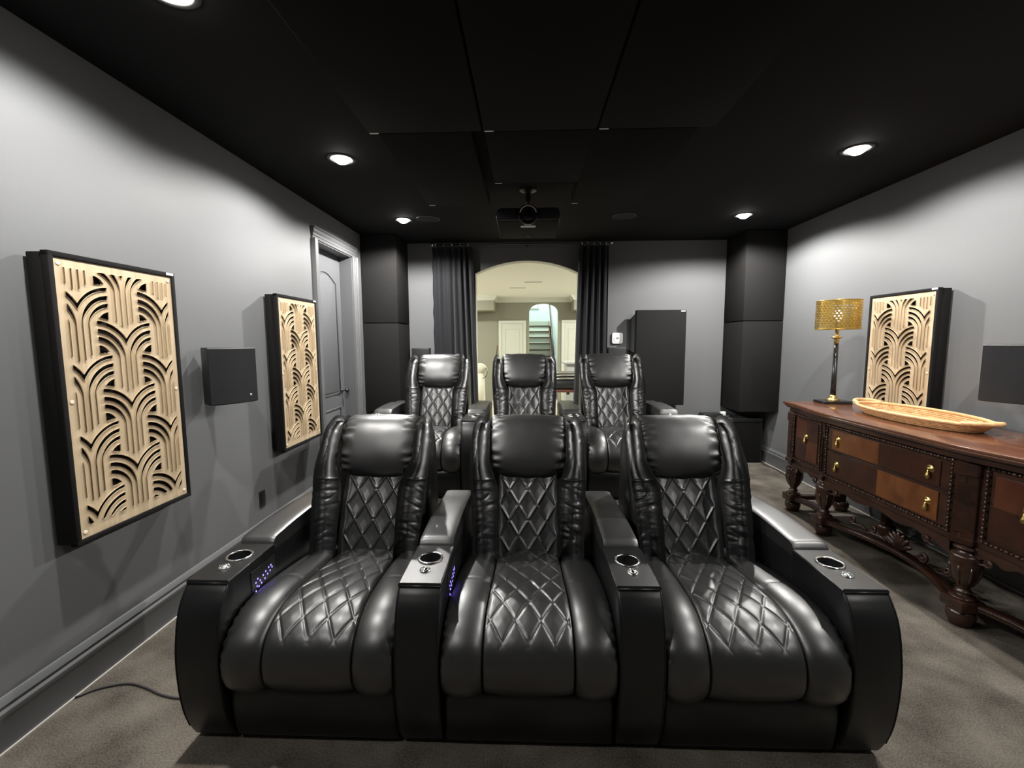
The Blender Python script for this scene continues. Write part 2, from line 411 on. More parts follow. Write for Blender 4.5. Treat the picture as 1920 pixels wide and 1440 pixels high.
for x, y, lb in [(LX0, 1.63, 'glaring ceiling downlight at the top left edge of the picture'),
                 (LX0, 3.08, 'bright round ceiling downlight left of the black ceiling panels'),
                 (LX0, 4.585, 'small bright ceiling downlight in front of the left corner column'),
                 (LX1, 3.08, 'bright ceiling downlight above the wooden sideboard'),
                 (LX1, 4.585, 'small bright ceiling downlight in front of the right corner column'),
                 (LX1, 1.63, 'ceiling downlight above the near end of the sideboard'),
                 (LX0, .12, 'unseen ceiling downlight added by the left wall behind the viewer'), (LX1, .12, 'unseen ceiling downlight added by the right wall behind the viewer')]:  # this pair is unseen, added to brighten the front carpet and seat backs
    downlight(x, y, H, lb, M['lens'], M['trimring'], watts=WATTS*(2.0 if y > 4 else .45 if y < 1 else 1.1))

# ------------------------------------------------------------------ recliners
CACHE = {}
def part(name, key, builder, mt, parent, loc=(0, 0, 0), rot=(0, 0, 0), smooth=True, auto=None):
    """mesh built once per key, object per use"""
    if key not in CACHE:
        g = builder(); o = mk(name, g.v, g.f, mt, parent, smooth, loc, rot, auto=auto); CACHE[key] = o.data; return o
    return mk(name, None, None, mt, parent, me=CACHE[key], loc=loc, rot=rot)
def diamond(x, s, wx, ws):
    """quilt height: 0 on stitch lines, 1 in diamond centres; also distance to line"""
    a = x/wx+s/ws; b = x/wx-s/ws
    fa = abs(a-round(a)); fb = abs(b-round(b))
    k = 1/math.hypot(1/wx, 1/ws)
    return min(fa, fb)*k, 4*fa*fb
def strip(prof, nu, nv, xl, xr, D0_, b, fn=None, p=5.):
    """cushion swept along a (y,z) profile between xl(t),xr(t); D_ edge depth, b crown"""
    pts, L = cr([(y, z, 0) for y, z in prof], nu)
    vs = []; fs = []
    for i, q in enumerate(pts):
        t_ = (pts[min(i+1, nu-1)]-pts[max(i-1, 0)]).normalized(); n = Vector((-t_.y, t_.x)) ; 
        if i == 0: flip = 1
        t = i/(nu-1); x0 = xl(t); x1 = xr(t); D_ = D0_(t) if callable(D0_) else D0_
        for j in range(nv):
            v = -1+2*j/(nv-1); v = math.copysign(abs(v)**.8 if abs(v) > 0 else 0, v)
            e = (1-abs(v)**p)**(1/p)
            off = -D_+(D_)*e+b*(1-v*v)
            x = (x0+x1)/2+(x1-x0)/2*v
            if fn: 
                r = fn(x, t*L, t, v, off); x += r[0] if isinstance(r, tuple) else 0; off += (r[1] if isinstance(r, tuple) else r)
            vs.append((x, q.x-n.x*off*SGN[0], q.y-n.y*off*SGN[0]))
    for i in range(nu-1):
        for j in range(nv-1): fs.append((i*nv+j, i*nv+j+1, (i+1)*nv+j+1, (i+1)*nv+j))
    return G().add(vs, fs)
SGN = [1]
# seat profile runs from the back (inside the backrest) forward and down the front
SEATP = [(.74, .440), (.62, .452), (.44, .478), (.24, .498), (.12, .497), (.03, .474), (-.035, .425), (-.062, .36), (-.058, .295), (-.032, .248), (.0, .232)]
def seat_center():
    def fn(x, s, t, v, off):
        q = sm(.02, .08, s)*(1-sm(.76, .82, s))*sm(0, .12, 1-abs(v))
        dd, c = diamond(x+.0, s*1.0, .094, .158)
        return q*(.0032*c**.6-.0044*math.exp(-(dd/.0034)**2)) + (1-sm(.6, .75, s))*0
    return strip(SEATP, 210, 78, lambda t: -.150-.012*sm(.3, .8, t), lambda t: .150+.012*sm(.3, .8, t), lambda t: .030-.012*sm(.5, .7, t), .008, fn, 8)
def seat_side(s_):
    def fn(x, s, t, v, off):
        out = v*s_                     # + towards the arm
        wr = .0045*noise.noise(Vector((x*20, s*60, 3.1*s_)))*sm(.25, .9, out)*sm(.54, .74, s)
        wr += .010*math.sin(s*150+2*noise.noise(Vector((x*9, s*9, 1))))*sm(.72, .98, out)*sm(.60, .70, s)*(1-sm(.80, .9, s))*.5
        seam = -.0030*math.exp(-((s-.47-.02*v*v)/.003)**2)
        return wr+seam+.006*sm(.35, .65, t)*(1-v*v)
    a, b = (.150, .3135)
    def lo(t): return a+.012*sm(.3, .8, t)
    def hi(t): return b-.018*(1-sm(.1, .5, t))
    if s_ > 0: return strip(SEATP, 110, 34, lo, hi, lambda t: .045-.02*sm(.45, .65, t), .012, fn, 5)
    return strip(SEATP, 110, 34, lambda t: -hi(t), lambda t: -lo(t), lambda t: .045-.02*sm(.45, .65, t), .012, fn, 5)
BACKP = [(.578, .41), (.604, .50), (.658, .63), (.727, .78), (.802, .93), (.856, 1.03)]
def back_center():
    def fn(x, s, t, v, off):
        q = sm(0, .12, 1-abs(v))
        dd, c = diamond(x+.047, s+.02, .094, .150)
        return q*(.0046*c**.6-.0056*math.exp(-(dd/.0042)**2))
    return strip(BACKP, 170, 74, lambda t: -.147, lambda t: .147, .04, .010, fn, 7)
WINGP = [(.550, .43), (.578, .53), (.626, .66), (.686, .80), (.744, .91), (.786, .98), (.825, 1.036), (.878, 1.066), (.930, 1.05), (.962, 1.0)]
def wing(s_):
    sd = 11.0 if s_ > 0 else 3.0
    def fn(x, s, t, v, off):
        env = sm(.03, .1, s)*(1-sm(.36, .41, s))
        n1 = noise.noise(Vector((x*9, s*26+x*10*s_, sd))); n2 = noise.noise(Vector((x*12, s*75, sd+5)))
        n3 = noise.noise(Vector((x*5, s*11, sd+2))); wr = env*(.0095*(1-min(1, abs(n1)*3.2))*(.35+.9*max(0, n3+.3))+.0022*n2)*(.4+.6*abs(v))
        wr += (1-env)*.0022*noise.noise(Vector((x*10, s*22, sd+9)))
        # small gathers along the outer and inner seams of the upper part
        up = sm(.42, .5, s)*(1-sm(.62, .75, s))
        wr += up*.0035*(noise.noise(Vector((s*42, v*1.5, sd+3)))+.5*noise.noise(Vector((s*90, v*2, sd))))*sm(.3, .97, abs(v))
        seam = -.006*math.exp(-((s-.395)/.004)**2)
        return wr+seam
    def inn(t): return .146+.052*sm(.38, .60, t)+.012*sm(.74, .95, t)
    def out(t): return .262+.030*sm(0, .65, t)-.050*sm(.70, .97, t)**1.4
    if s_ > 0: return strip(WINGP, 190, 46, inn, out, lambda t: .065-.035*sm(.5, .72, t), .016, fn, 3.0)
    return strip(WINGP, 190, 46, lambda t: -out(t), lambda t: -inn(t), lambda t: .065-.035*sm(.5, .72, t), .016, fn, 3.0)
def headrest(seed):
    nx, nt = 84, 120; vs = []; fs = []; a = .202; hh = .166; dp = .098
    lean = math.radians(23); cy, cz_ = .838, .940
    for i in range(nx):
        u = -1+2*i/(nx-1); u = math.copysign(abs(u)**.75, u) if u else 0
        end = (1-abs(u)**5.0)**.30 if abs(u) < 1 else 0
        sc = .66+.34*end if abs(u) < 1 else .66
        for k in range(nt):
            th = 2*PI*k/nt; c, s_ = math.cos(th), math.sin(th)
            py = math.copysign(abs(c)**.82, c)*dp; pz = math.copysign(abs(s_)**.78, s_)*hh
            fr = sm(.58, .93, abs(u))
            pl = math.sin(th*21+seed+2.2*noise.noise(Vector((math.cos(th)*2, math.sin(th)*2, seed+(9 if u > 0 else 0)))))
            am = .55+.9*noise.noise(Vector((math.cos(th)*3, math.sin(th)*3, seed*2+(4 if u > 0 else 0))))
            f = 1+fr*.085*pl*am*(1-sm(.985, 1, abs(u)))+.012*noise.noise(Vector((u*2.5, c*2, s_*2+seed)))
            if s_ > 0: py *= (1-.10*s_)
            py *= sc*f*(1.0+.10*(1-u*u)); pz *= (.70+.30*end if abs(u) < 1 else .70)*f*(1+.035*(1-u*u))
            y = cy+py*math.cos(lean)+pz*math.sin(lean); z = cz_-py*math.sin(lean)*.6+pz*math.cos(lean)
            vs.append((a*u, y, z))
    for i in range(nx-1):
        for k in range(nt):
            k2 = (k+1) % nt; fs.append((i*nt+k, i*nt+k2, (i+1)*nt+k2, (i+1)*nt+k))
    fs.append(tuple(range(nt-1, -1, -1))); fs.append(tuple((nx-1)*nt+k for k in range(nt)))
    return G().add(vs, fs)
def back_shell():
    pl = [(.72, .10), (1.00, .10), (1.045, .30), (1.04, .62), (1.02, .88), (.98, 1.0), (.93, 1.035), (.88, .99), (.80, .82), (.72, .6), (.66, .42)]
    return roundprism(pl, -.262, .262, 'yz', .03, 3, 20)
def footrest():
    pl = [(.22, .02), (.02, .02), (.0, .03), (-.018, .10), (-.026, .17), (-.022, .215), (-.006, .238), (.03, .246), (.22, .24)]
    pts, L = cr([(y, z, 0) for y, z in pl[1:8]], 26)
    return roundprism([(.22, .02)]+[(p.x, p.y) for p in pts]+[(.22, .24)], -.31, .31, 'yz', .018, 3, 35)
def seat_body(): return G().bbox(-.31, .31, .06, .90, .03, .44, .02)
ARMP = [(.95, .02), (.02, .02), (.003, .028), (-.022, .08), (-.045, .16), (-.058, .26), (-.060, .38), (-.044, .49), (-.022, .555), (.012, .606), (.028, .616), (.05, .60), (.30, .60), (.31, .61), (.82, .60)]
def arm_body():
    pts, L = cr([(y, z, 0) for y, z in ARMP[2:10]], 34)
    pl = [(.95, .02), (.02, .02)]+[(p.x, p.y) for p in pts]+[(.03, .6155), (.055, .6155), (.055, .52), (.30, .52), (.30, .6155), (.95, .60)]
    return roundprism(pl, -.08, .08, 'yz', .011, 3, 40)
def console_top():
    """arm top plate with a real cup hole"""
    x0, x1, y0, y1 = -.0795, .0795, .02, .318; c = (0, .205); r = .041; zt, zb = .626, .53; n = 48; vs = []; fs = []
    def rim(k):
        a = 2*PI*k/n; dx, dy = math.cos(a), math.sin(a)
        t = min([(((x1 if dx > 0 else x0)-c[0])/dx) if abs(dx) > 1e-6 else 9, (((y1 if dy > 0 else y0)-c[1])/dy) if abs(dy) > 1e-6 else 9])
        return (c[0]+dx*t, c[1]+dy*t)
    corners = [(x1, y1), (x0, y1), (x0, y0), (x1, y0)]
    outp = [rim(k) for k in range(n)]
    for cx, cy in corners:
        kk = min(range(n), key=lambda k: (outp[k][0]-cx)**2+(outp[k][1]-cy)**2); outp[kk] = (cx, cy)
    for k in range(n):
        a = 2*PI*k/n; ox, oy = outp[k]
        ix = ox-.006*(1 if ox > 0 else -1)*(abs(abs(ox)-.0795) < 1e-6); 
        vs += [(ox, oy, .50), (ox, oy, zt-.005), (ox*.94, c[1]+(oy-c[1])*.98, zt), (c[0]+r*math.cos(a), c[1]+r*math.sin(a), zt), (c[0]+r*math.cos(a), c[1]+r*math.sin(a), zb), (c[0], c[1], zb)]
    for k in range(n):
        k2 = (k+1) % n
        for q in range(5): fs.append((k*6+q, k2*6+q, k2*6+q+1, k*6+q+1))
    return G().add(vs, fs)
def cup_ring():
    g = G(); pts = [(.0455*math.cos(2*PI*k/48), .205+.0455*math.sin(2*PI*k/48), .627) for k in range(48)]
    g.tube(pts, .0052, 8, closed=True); return g
def cup_liner(): return G().lathe([(.0385, .08), (.0385, .012), (.03, .004), (.0001, .004)], 40, (0, .205, .546), cap=False)
def knob_ring():
    g = G(); g.lathe([(.021, .0), (.021, .004), (.018, .007), (.015, .006), (.0145, .003), (.0001, .003)], 32, (0, .112, .625), cap=False); return g
def knob_core():
    g = G(); g.lathe([(.012, 0), (.012, .005), (.008, .008), (.0001, .009)], 20, (0, .112, .627))
    for k in range(10):
        a = 2*PI*k/10; g.ball((.0165*math.cos(a), .112+.0165*math.sin(a), .632), .0026, 6, 4)
    return g
def arm_pad():
    n = 44; nv = 22; vs = []; fs = []
    for i in range(n):
        t = i/(n-1); y = .316+.66*t
        zt = .652+.012*math.sin(PI*min(1, t*1.2))-.010*sm(.6, 1, t)
        fr = 1-(1-min(1, t/.06))**2 if t < .06 else 1
        for j in range(nv):
            v = -1+2*j/(nv-1); e = (1-abs(v)**5)**(1/5)
            vs.append((.0805*v, y-.006*math.sin(fr*PI/2)*0, .598+(zt-.598)*(.35+.65*e)*(.45+.55*math.sqrt(fr)) if abs(v) < 1 else .598))
    for i in range(n-1):
        for j in range(nv-1): fs.append((i*nv+j, i*nv+j+1, (i+1)*nv+j+1, (i+1)*nv+j))
    for i in (0, n-1):
        fs.append(tuple(i*nv+j for j in range(nv)))
    return G().add(vs, fs)
def piping():
    g = G(); pts, L = cr([(y, z, 0) for y, z in ARMP[3:10]], 24)
    for s_ in (-1, 1): g.tube([(s_*.0765, p.x+.0015, p.y) for p in pts]+[(s_*.0770, .03, .6205), (s_*.0775, .31, .6245)], .0022, 6)
    g.tube([(-.076, .018, .6165), (.076, .018, .6165)], .0022, 6)
    return g
def touch_panel(): return G().bbox(.079, .0825, .145, .31, .475, .585, .002, 1)
def led_dots():
    g = G()
    for k, (y, z) in enumerate([(.17, .495), (.178, .512), (.172, .53), (.19, .505), (.20, .525), (.208, .51), (.222, .535), (.232, .515), (.24, .542), (.252, .525), (.262, .548), (.27, .53), (.278, .55), (.285, .538), (.185, .54)]):
        g.bbox(.0822, .0832, y-.003, y+.003, z-.0035, z+.0035, .0008, 1)
    return g
def armrest(t, x, led):
    A = part('armrest', 'arm_body', arm_body, M['leather2'], t, (x, 0, 0), auto=35)
    part('console_top', 'console', console_top, M['leather2'], A, auto=40)
    part('cup_holder', 'cup', cup_ring, M['chrome'], A)
    part('cup_liner', 'cupl', cup_liner, M['blackplastic'], A)
    part('control_knob', 'knobc', knob_core, M['chrome'], A)
    part('knob_ring', 'knobr', knob_ring, M['chrome'], A)
    part('arm_pad', 'pad', arm_pad, M['leather'], A, auto=50)
    part('piping', 'pipe', piping, M['leather2'], A)
    if led:
        part('touch_panel', 'touch', touch_panel, M['blackplastic'], A, auto=30)
        part('button_light', 'leds', led_dots, M['led'], A, auto=30)
def recliner(x, y, z, idx, label, left_arm, group):
    t = tag(empty('recliner', (x, y, z)), label, 'recliner', group)
    part('seat_frame', 'body', seat_body, M['leather2'], t, auto=30)
    part('footrest_panel', 'foot', footrest, M['leather2'], t, auto=40)
    part('seat_cushion', 'seatc', seat_center, M['leather'], t)
    part('seat_bolster', 'seatl', lambda: seat_side(-1), M['leather'], t)
    part('seat_bolster', 'seatr', lambda: seat_side(1), M['leather'], t)
    part('back_shell', 'shell', back_shell, M['leather2'], t, auto=40)
    part('back_cushion', 'backc', back_center, M['leather'], t)
    part('back_wing', 'wingl', lambda: wing(-1), M['leather'], t)
    part('back_wing', 'wingr', lambda: wing(1), M['leather'], t)
    part('headrest', 'head%d' % idx, lambda: headrest(1.3+2.1*idx), M['leather'], t)
    if left_arm: armrest(t, -.395, True)
    armrest(t, .395, idx != 2)
    return t
for i, (nm, la) in enumerate([('left', True), ('middle', False), ('right', False)]):
    X = -.79+.79*i
    recliner(X+.005, 1.48, 0, i, {'left': 'black leather recliner of the front row, nearest the left wall', 'middle': 'black leather recliner in the middle of the front row', 'right': 'black leather recliner of the front row, nearest the wooden sideboard'}[nm], la, 'front row recliners')
for i, (nm, la) in enumerate([('left', True), ('middle', False), ('right', False)]):
    X = -.79+.79*i
    recliner(X-.022, RY, RZ, i, {'left': 'black leather recliner of the rear row, below the left curtain', 'middle': 'black leather recliner of the rear row, centred in front of the archway', 'right': 'black leather recliner of the rear row, beside the right curtain and black wall panel'}[nm], la, 'rear row recliners')

# ------------------------------------------------------------------ fretwork acoustic panels
PW, PH = .565, 1.145
def fret_mesh():
    nx, ny = 250, 380; xs = [-PW/2+PW*i/(nx-1) for i in range(nx)]; ys = [PH*j/(ny-1) for j in range(ny)]
    Rc = .140; P_ = .294; cxs = {0: 0.0, 1: -.208, 2: .208}
    F_ = []
    fnt = []
    for k in range(-2, 7):
        fnt.append((0.0, PH-.112-P_*k)); fnt.append((-.208, PH-.262-P_*k)); fnt.append((.208, PH-.262-P_*k))
    fnt.sort(key=lambda q: q[1])
    def hole(x, y):
        """signed: >0 solid, <0 hole (metres)"""
        if abs(x) > PW/2-.030: return 1.
        bd = min(PW/2-.034-abs(x), y-.05, PH-.036-y)
        if bd < -.004: return 1.
        val = 1.
        for cx, y0 in fnt:
            s = abs(x-cx)
            if s > Rc: continue
            h = y-y0
            r = math.hypot(Rc-s, h)
            if h >= 0 and r <= Rc+.040:
                tt = sm(0, .085, h); q = (Rc-r)/(1+.24*tt)
                for q0 in (.0135, .0405):
                    val = min(val, abs(q-q0)-(.0034+.0034*tt))
                val = min(val, abs(r-Rc-.0195)-.0070)                # bird
                val = min(val, max(r-(Rc-.078), -(h-.026), s-(Rc-.008)))   # triangle
                if Rc-s < .008: val = max(val, .008-(Rc-s))
                break
            if h < 0 and s < .058 and h > -.30:
                # trunk slots, stop short of the palm below
                hl = h+P_; rl = math.hypot(Rc-s, hl)
                stop = .0525-(rl-Rc) if hl > 0 else 1.
                for q0 in (.0135, .0405): val = min(val, max(abs(s-q0)-.0034, stop))
                break
        if bd < .0: val = max(val, -bd)
        return max(min(val, .02), -.02)
    for j in range(ny):
        F_.append([hole(x+1e-5, ys[j]) or 1e-5 for x in xs])
    vs, fs = sheet(F_, xs, ys, .005)
    return G().add(vs, fs)
fm = fret_mesh()
def fret_panel(x, y0, zb, side, label):
    """side=+1: hangs on the left wall facing +X; -1: on the right wall"""
    t = tag(empty('fretwork_panel', (x, y0, zb), PI/2 if side > 0 else -PI/2), label, 'wall panel', 'wooden fretwork acoustic panels')
    T = .105; W2 = PW/2+.022; Z1 = PH+.044
    # local: x along the wall, -y towards the room ( +y into wall )
    g = G(); b = .02
    g.bbox(-W2, W2, -T, -T+.03, 0, b, .002); g.bbox(-W2, W2, -T, -T+.03, Z1-b, Z1, .002)
    g.bbox(-W2, -W2+b, -T, -T+.03, 0, Z1, .002); g.bbox(W2-b, W2, -T, -T+.03, 0, Z1, .002)
    part('frame', 'fframe', lambda: g, M['fabric'], t, auto=30)
    part('absorber_box', 'fbox', lambda: G().bbox(-W2+.004, W2-.004, -T+.022, -.012, .004, Z1-.004, .004), M['fabric'], t, auto=30)
    part('wall_cleat', 'fcleat', lambda: G().bbox(-W2+.03, W2-.03, -.012, -.0005, .04, Z1-.012, .002), M['fabric'], t, auto=30)
    part('fretwork_face', 'fface', lambda: fm, M['fret'], t, (0, -T+.006, .022), smooth=False)
    for sx in (-1, 1):
        for z in (.045, .5*PH+.02, PH+.0):
            part('screw_cap', 'fscrew', lambda: G().lathe([(.0085, 0), (.0085, .0015), (.006, .0022), (.0001, .0024)], 20, (0, 0, 0), 'y'), M['screwcap'], t, (sx*(PW/2-.018), -T+.0055, z), (PI, 0, 0))
    part('tag', 'ftag', lambda: G().bbox(-.022, .022, -.0008, .0012, -.006, .006, .0006, 1), M['tag'], t, (W2-.030, -T-.0005, Z1-.008), auto=30)
    return t
fret_panel(XL, 1.962, .668, 1, 'large wooden fretwork panel nearest on the left wall, before the wall speaker')
fret_panel(XL, 3.508, .668, 1, 'wooden fretwork panel beside the door on the left wall')
fret_panel(XR, 3.465, .668, -1, 'wooden fretwork panel on the right wall behind the sideboard')

# ------------------------------------------------------------------ surround speakers
def wall_speaker(loc, rz, label, bsign):
    t = tag(empty('surround_speaker', loc, rz), label, 'speaker', 'wall surround speakers')
    # local: front faces -y, width along x
    Wd, Hh, Dp = .27, .335, .14
    front = [(-Wd/2+Wd*i/14, -Dp-.022*math.sin(PI*i/14)) for i in range(15)]
    part('cabinet', 'spcab', lambda: roundprism([(-Wd/2+.03, 0), (-Wd/2, -Dp+.006)]+[(x, y+.006) for x, y in front[1:-1]]+[(Wd/2, -Dp+.006), (Wd/2-.03, 0)], 0, Hh, 'xy', .004, 2), M['spkbody'], t, auto=30)
    part('grille', 'spgr', lambda: G().prism(front+[(x, y+.005) for x, y in reversed(front)], .006, Hh-.008, 'xy'), M['grille'], t, auto=30)
    part('top_edge', 'sptop', lambda: G().prism(front+[(x, y+.006) for x, y in reversed(front)], Hh-.008, Hh-.001, 'xy'), M['silver'], t, auto=30)
    part('bracket', 'spbrk', lambda: G().bbox(-.05, .05, -.01, .045, .08, .26, .004), M['spkbody'], t, auto=30)
    part('badge', 'spbad', lambda: G().bbox(-.006, .006, -.002, .002, -.006, .006, .001, 1), M['silver'], t, (.085, -Dp-.0135, .045), auto=30)
    return t
aL = math.atan2(.229, .108)
wall_speaker((-1.868, 2.610, 1.135), math.radians(63), 'dark curved wall speaker on the left wall between the two fretwork panels', 1)
wall_speaker((2.868, 2.62, 1.135), math.radians(-63), 'dark wall speaker at the right picture edge above the sideboard', 1)
for x, lb in ((-1.355, 'black speaker on the rear wall half hidden by the rear left recliner'), (1.135, 'black speaker on the rear wall below the white thermostat')):
    t = tag(empty('rear_speaker', (x, YB, 1.08)), lb, 'speaker', 'rear wall speakers')
    G().bbox(-.11, .11, -.13, -.001, 0, .335, .006).out('cabinet', M['spkbody'], t, auto=30)
    G().bbox(-.10, .10, -.136, -.129, .01, .325, .003).out('grille', M['grille'], t, auto=30)

# outlet
t = tag(empty('wall_outlet', (XL, 3.05, .30)), 'black electrical outlet low on the left wall', 'outlet')
G().bbox(0, .006, -.035, .035, 0, .118, .003).out('cover_plate', M['blackplastic'], t, auto=30)
for z in (.035, .083): G().bbox(.005, .009, -.017, .017, z-.015, z+.015, .003).out('socket', M['blackplastic'], t, auto=30)

# ------------------------------------------------------------------ corner bass traps
def trap(x0, x1, z0, z1, label):
    y0 = 5.165
    t = tag(empty('bass_trap', ((x0+x1)/2, y0, z0)), label, 'acoustic column', 'corner acoustic columns')
    o = roundprism([(x0, y0), (x1, y0), (x1, YB-.002), (x0, YB-.002)], z0, z1, 'xy', .008, 2).out('fabric_body', M['fabric2'], t, auto=30)
    o.location = (-(x0+x1)/2, -y0, -z0)
    return t
trap(XL+.002, -1.515, 1.722, H-.004, 'upper black fabric column block in the left rear corner')
trap(XL+.002, -1.515, .66, 1.714, 'lower black fabric column block in the left rear corner')
trap(2.485, XR-.002, 1.722, H-.004, 'upper black fabric column block in the right rear corner')
trap(2.485, XR-.002, .66, 1.714, 'lower black fabric column block above the subwoofer')
# flat panel on the rear wall
t = tag(empty('acoustic_panel', (1.645, YB, .70)), 'flat black fabric panel on the rear wall right of the thermostat', 'wall panel')
G().bbox(-.3, .3, -.215, -.115, 0, 1.17, .005).out('fabric_face', M['fabric2'], t, auto=30)
G().bbox(-.27, .27, -.115, -.001, .03, 1.14, .004).out('backing_box', M['fabric'], t, auto=30)
G().bbox(.235, .285, -.2165, -.2145, 1.148, 1.162, .0008, 1).out('tag', M['tag'], t, auto=30)
# thermostat
t = tag(empty('thermostat', (1.153, YB, 1.53)), 'white rounded-square thermostat on the rear wall', 'thermostat')
def rrect(hw, hh, r, n=6):
    pts = []
    for cx, cy, a0 in ((hw-r, hh-r, 0), (-hw+r, hh-r, PI/2), (-hw+r, -hh+r, PI), (hw-r, -hh+r, 1.5*PI)):
        for k in range(n+1): a = a0+PI/2*k/n; pts.append((cx+r*math.cos(a), cy+r*math.sin(a)))
    return pts
roundprism(rrect(.070, .070, .026), -.028, -.001, 'xz', .006, 2, 50).out('body', M['white'], t, auto=40)
roundprism(rrect(.045, .045, .016), -.032, -.027, 'xz', .002, 1, 50).out('dial_face', M['tag'], t, auto=40)
G().bbox(-.018, .018, -.0335, -.0315, -.012, .014, .0005, 1).out('screen', M['greyprint'], t, auto=30)

# ------------------------------------------------------------------ curtains and rod
def curtain(xa, xb, xa2, xb2, z0, z1, y, folds, amp, label, flat=0.0, seed=0):
    t = tag(empty('curtain', ((xa+xb)/2, y, z0)), label, 'curtain', 'black curtains at the arch')
    nu, nv = 150, 24; vs = []; fs = []
    for layer in (0, 1):
        for j in range(nv):
            q = j/(nv-1); z = z0+(z1-z0)*q
            for i in range(nu):
                u = i/(nu-1); a = sm(flat, flat+.12, u) if flat else 1
                x = (xa2+(xb2-xa2)*u)*(1-q)+(xa+(xb-xa)*u)*q
                ph = folds*2*PI*(max(0, u-flat*.8)/(1-flat*.8))+seed+.5*math.sin(q*2+u*6)
                dy = amp*(.75+.25*math.sin(u*17+seed))*math.sin(ph)*a*(1.0-.25*q)+(1-a)*.012*math.sin(u*30)
                edge = .006*math.sin(q*60+seed)*math.exp(-(u/.03)) if flat else 0
                vs.append((x-(xa+xb)/2+edge, dy+layer*.004, z-z0))
    n = nu*nv
    for j in range(nv-1):
        for i in range(nu-1):
            a = j*nu+i; fs += [(a, a+1, a+nu+1, a+nu), (n+a, n+a+nu, n+a+nu+1, n+a+1)]
    for j in range(nv-1):
        for i in (0, nu-1): a = j*nu+i; fs.append((a, a+nu, n+a+nu, n+a))
    for i in range(nu-1):
        for j in (0, nv-1): a = j*nu+i; fs.append((a, a+1, n+a+1, n+a))
    G().add(vs, fs).out('drape', M['curtain'], t, smooth=True)
    nr = max(3, folds)
    for k in range(nr):
        x = xa+(xb-xa)*(k+.5)/nr-(xa+xb)/2
        G().tube([(x, .026*math.cos(2*PI*i/20), z1-z0+.026+.026*math.sin(2*PI*i/20)) for i in range(20)], .004, 6, closed=True).out('grommet', M['chrome'], t, smooth=True)
    return t
CY = 5.53
curtain(-1.172, -.668, -1.17, -.60, .02, 2.662, CY, 5, .045, 'long black curtain on the left of the archway', flat=.38, seed=.6)
curtain(.640, 1.006, .575, 1.01, .02, 2.662, CY, 5, .042, 'long black curtain on the right of the archway', seed=2.2)
t = tag(empty('curtain_rod', (0, CY, 2.690)), 'thin metal curtain rod under the ceiling above the arch', 'curtain rod')
G().tube([(-1.16, 0, 0), (1.03, 0, 0)], .009, 12).out('rod', M['blackplastic'], t, smooth=True)
for x in (-1.165, 1.035):
    G().lathe([(.013, -.016), (.022, -.010), (.022, .008), (.014, .016), (.0001, .018)], 16, (x, 0, 0), 'x').out('finial', M['chrome'], t, smooth=True)
for x in (-1.13, .0, 1.0):
    G().bbox(x-.008, x+.008, 0, YB-CY-.001, -.008, .008, .002).out('bracket', M['chrome'] if x else M['blackplastic'], t, auto=30)

# ------------------------------------------------------------------ subwoofer with items
t = tag(empty('subwoofer', (2.53, 5.50, 0)), 'large black subwoofer box on the floor in the right rear corner', 'subwoofer')
G().bbox(-.335, .335, -.15, .148, .018, .54, .006).out('cabinet', M['spkbody'], t, auto=30)
G().bbox(-.32, .32, -.158, -.149, .03, .515, .004).out('grille', M['fabric'], t, auto=30)
G().bbox(-.335, .335, -.153, .148, .54, .552, .003).out('top_panel', M['subtop'], t, auto=30)
for sx in (-.29, .29):
    for sy in (-.12, .12): G().lathe([(.02, 0), (.022, .02)], 16, (sx, sy, 0)).out('foot', M['blackplastic'], t, smooth=True)
def thing_box(name, label, cat, x0, x1, y0, y1, z0, z1, mt, b=.004):
    o = G().bbox(x0, x1, y0, y1, z0, z1, b).out(name, mt, auto=30); return tag(o, label, cat)
t = tag(empty('media_box', (2.30, 5.50, .552)), 'flat black media box lying on the left end of the subwoofer', 'media box')
G().bbox(-.12, .12, -.08, .08, .004, .04, .005).out('case', M['blackplastic'], t, auto=30)
G().bbox(-.10, .10, -.082, -.079, .012, .03, .002).out('front_strip', M['spkbody'], t, auto=30)
for sx in (-.09, .09): G().lathe([(.01, 0), (.01, .006)], 12, (sx, 0, 0)).out('foot', M['spkbody'], t, smooth=True)
t = tag(empty('remote_control', (2.46, 5.44, .552), .5), 'dark remote control lying on the subwoofer', 'remote')
G().bbox(-.075, .075, -.02, .02, 0, .018, .006).out('case', M['silver'], t, auto=30)
for k in range(5): G().bbox(-.055+k*.02, -.045+k*.02, -.006, .006, .017, .021, .001, 1).out('button', M['blackplastic'], t, auto=30)
t = tag(empty('white_adapter', (2.47, 5.54, .552), .2), 'small white plug adapter on the subwoofer', 'adapter')
G().bbox(-.03, .03, -.02, .02, 0, .055, .006).out('case', M['white'], t, auto=30)
G().tube([(.03, 0, .02), (.06, .01, .006), (.10, .03, .004), (.14, .06, .004)], .003, 6).out('lead', M['white'], t, smooth=True)
# cable bundle in the corner
g = G()
for k in range(3):
    pts = [(2.893+.008*k, 5.60-.02*k, .10), (2.893+.006*k, 5.45, .02+.01*k), (2.87-.01*k, 5.25, .008), (2.885, 5.05+.03*k, .007), (2.87, 4.85, .007)]
    c_, L = cr(pts, 24); g.tube(c_, .005, 6)
tag(g.out('cable_bundle', M['cable'], smooth=True), 'dark cables on the carpet beside the subwoofer', 'cable')
# cable on the carpet, left
pts = [(-1.915, 1.655, .005), (-1.86, 1.705, .005), (-1.76, 1.735, .005), (-1.66, 1.715, .005), (-1.56, 1.68, .005), (-1.46, 1.665, .005), (-1.33, 1.69, .005), (-1.25, 1.76, .03)]
c_, L = cr(pts, 60)
tag(G().tube(c_, .0045, 8).out('power_cable', M['cable'], smooth=True), 'thin dark cable running across the carpet from the left baseboard', 'cable')

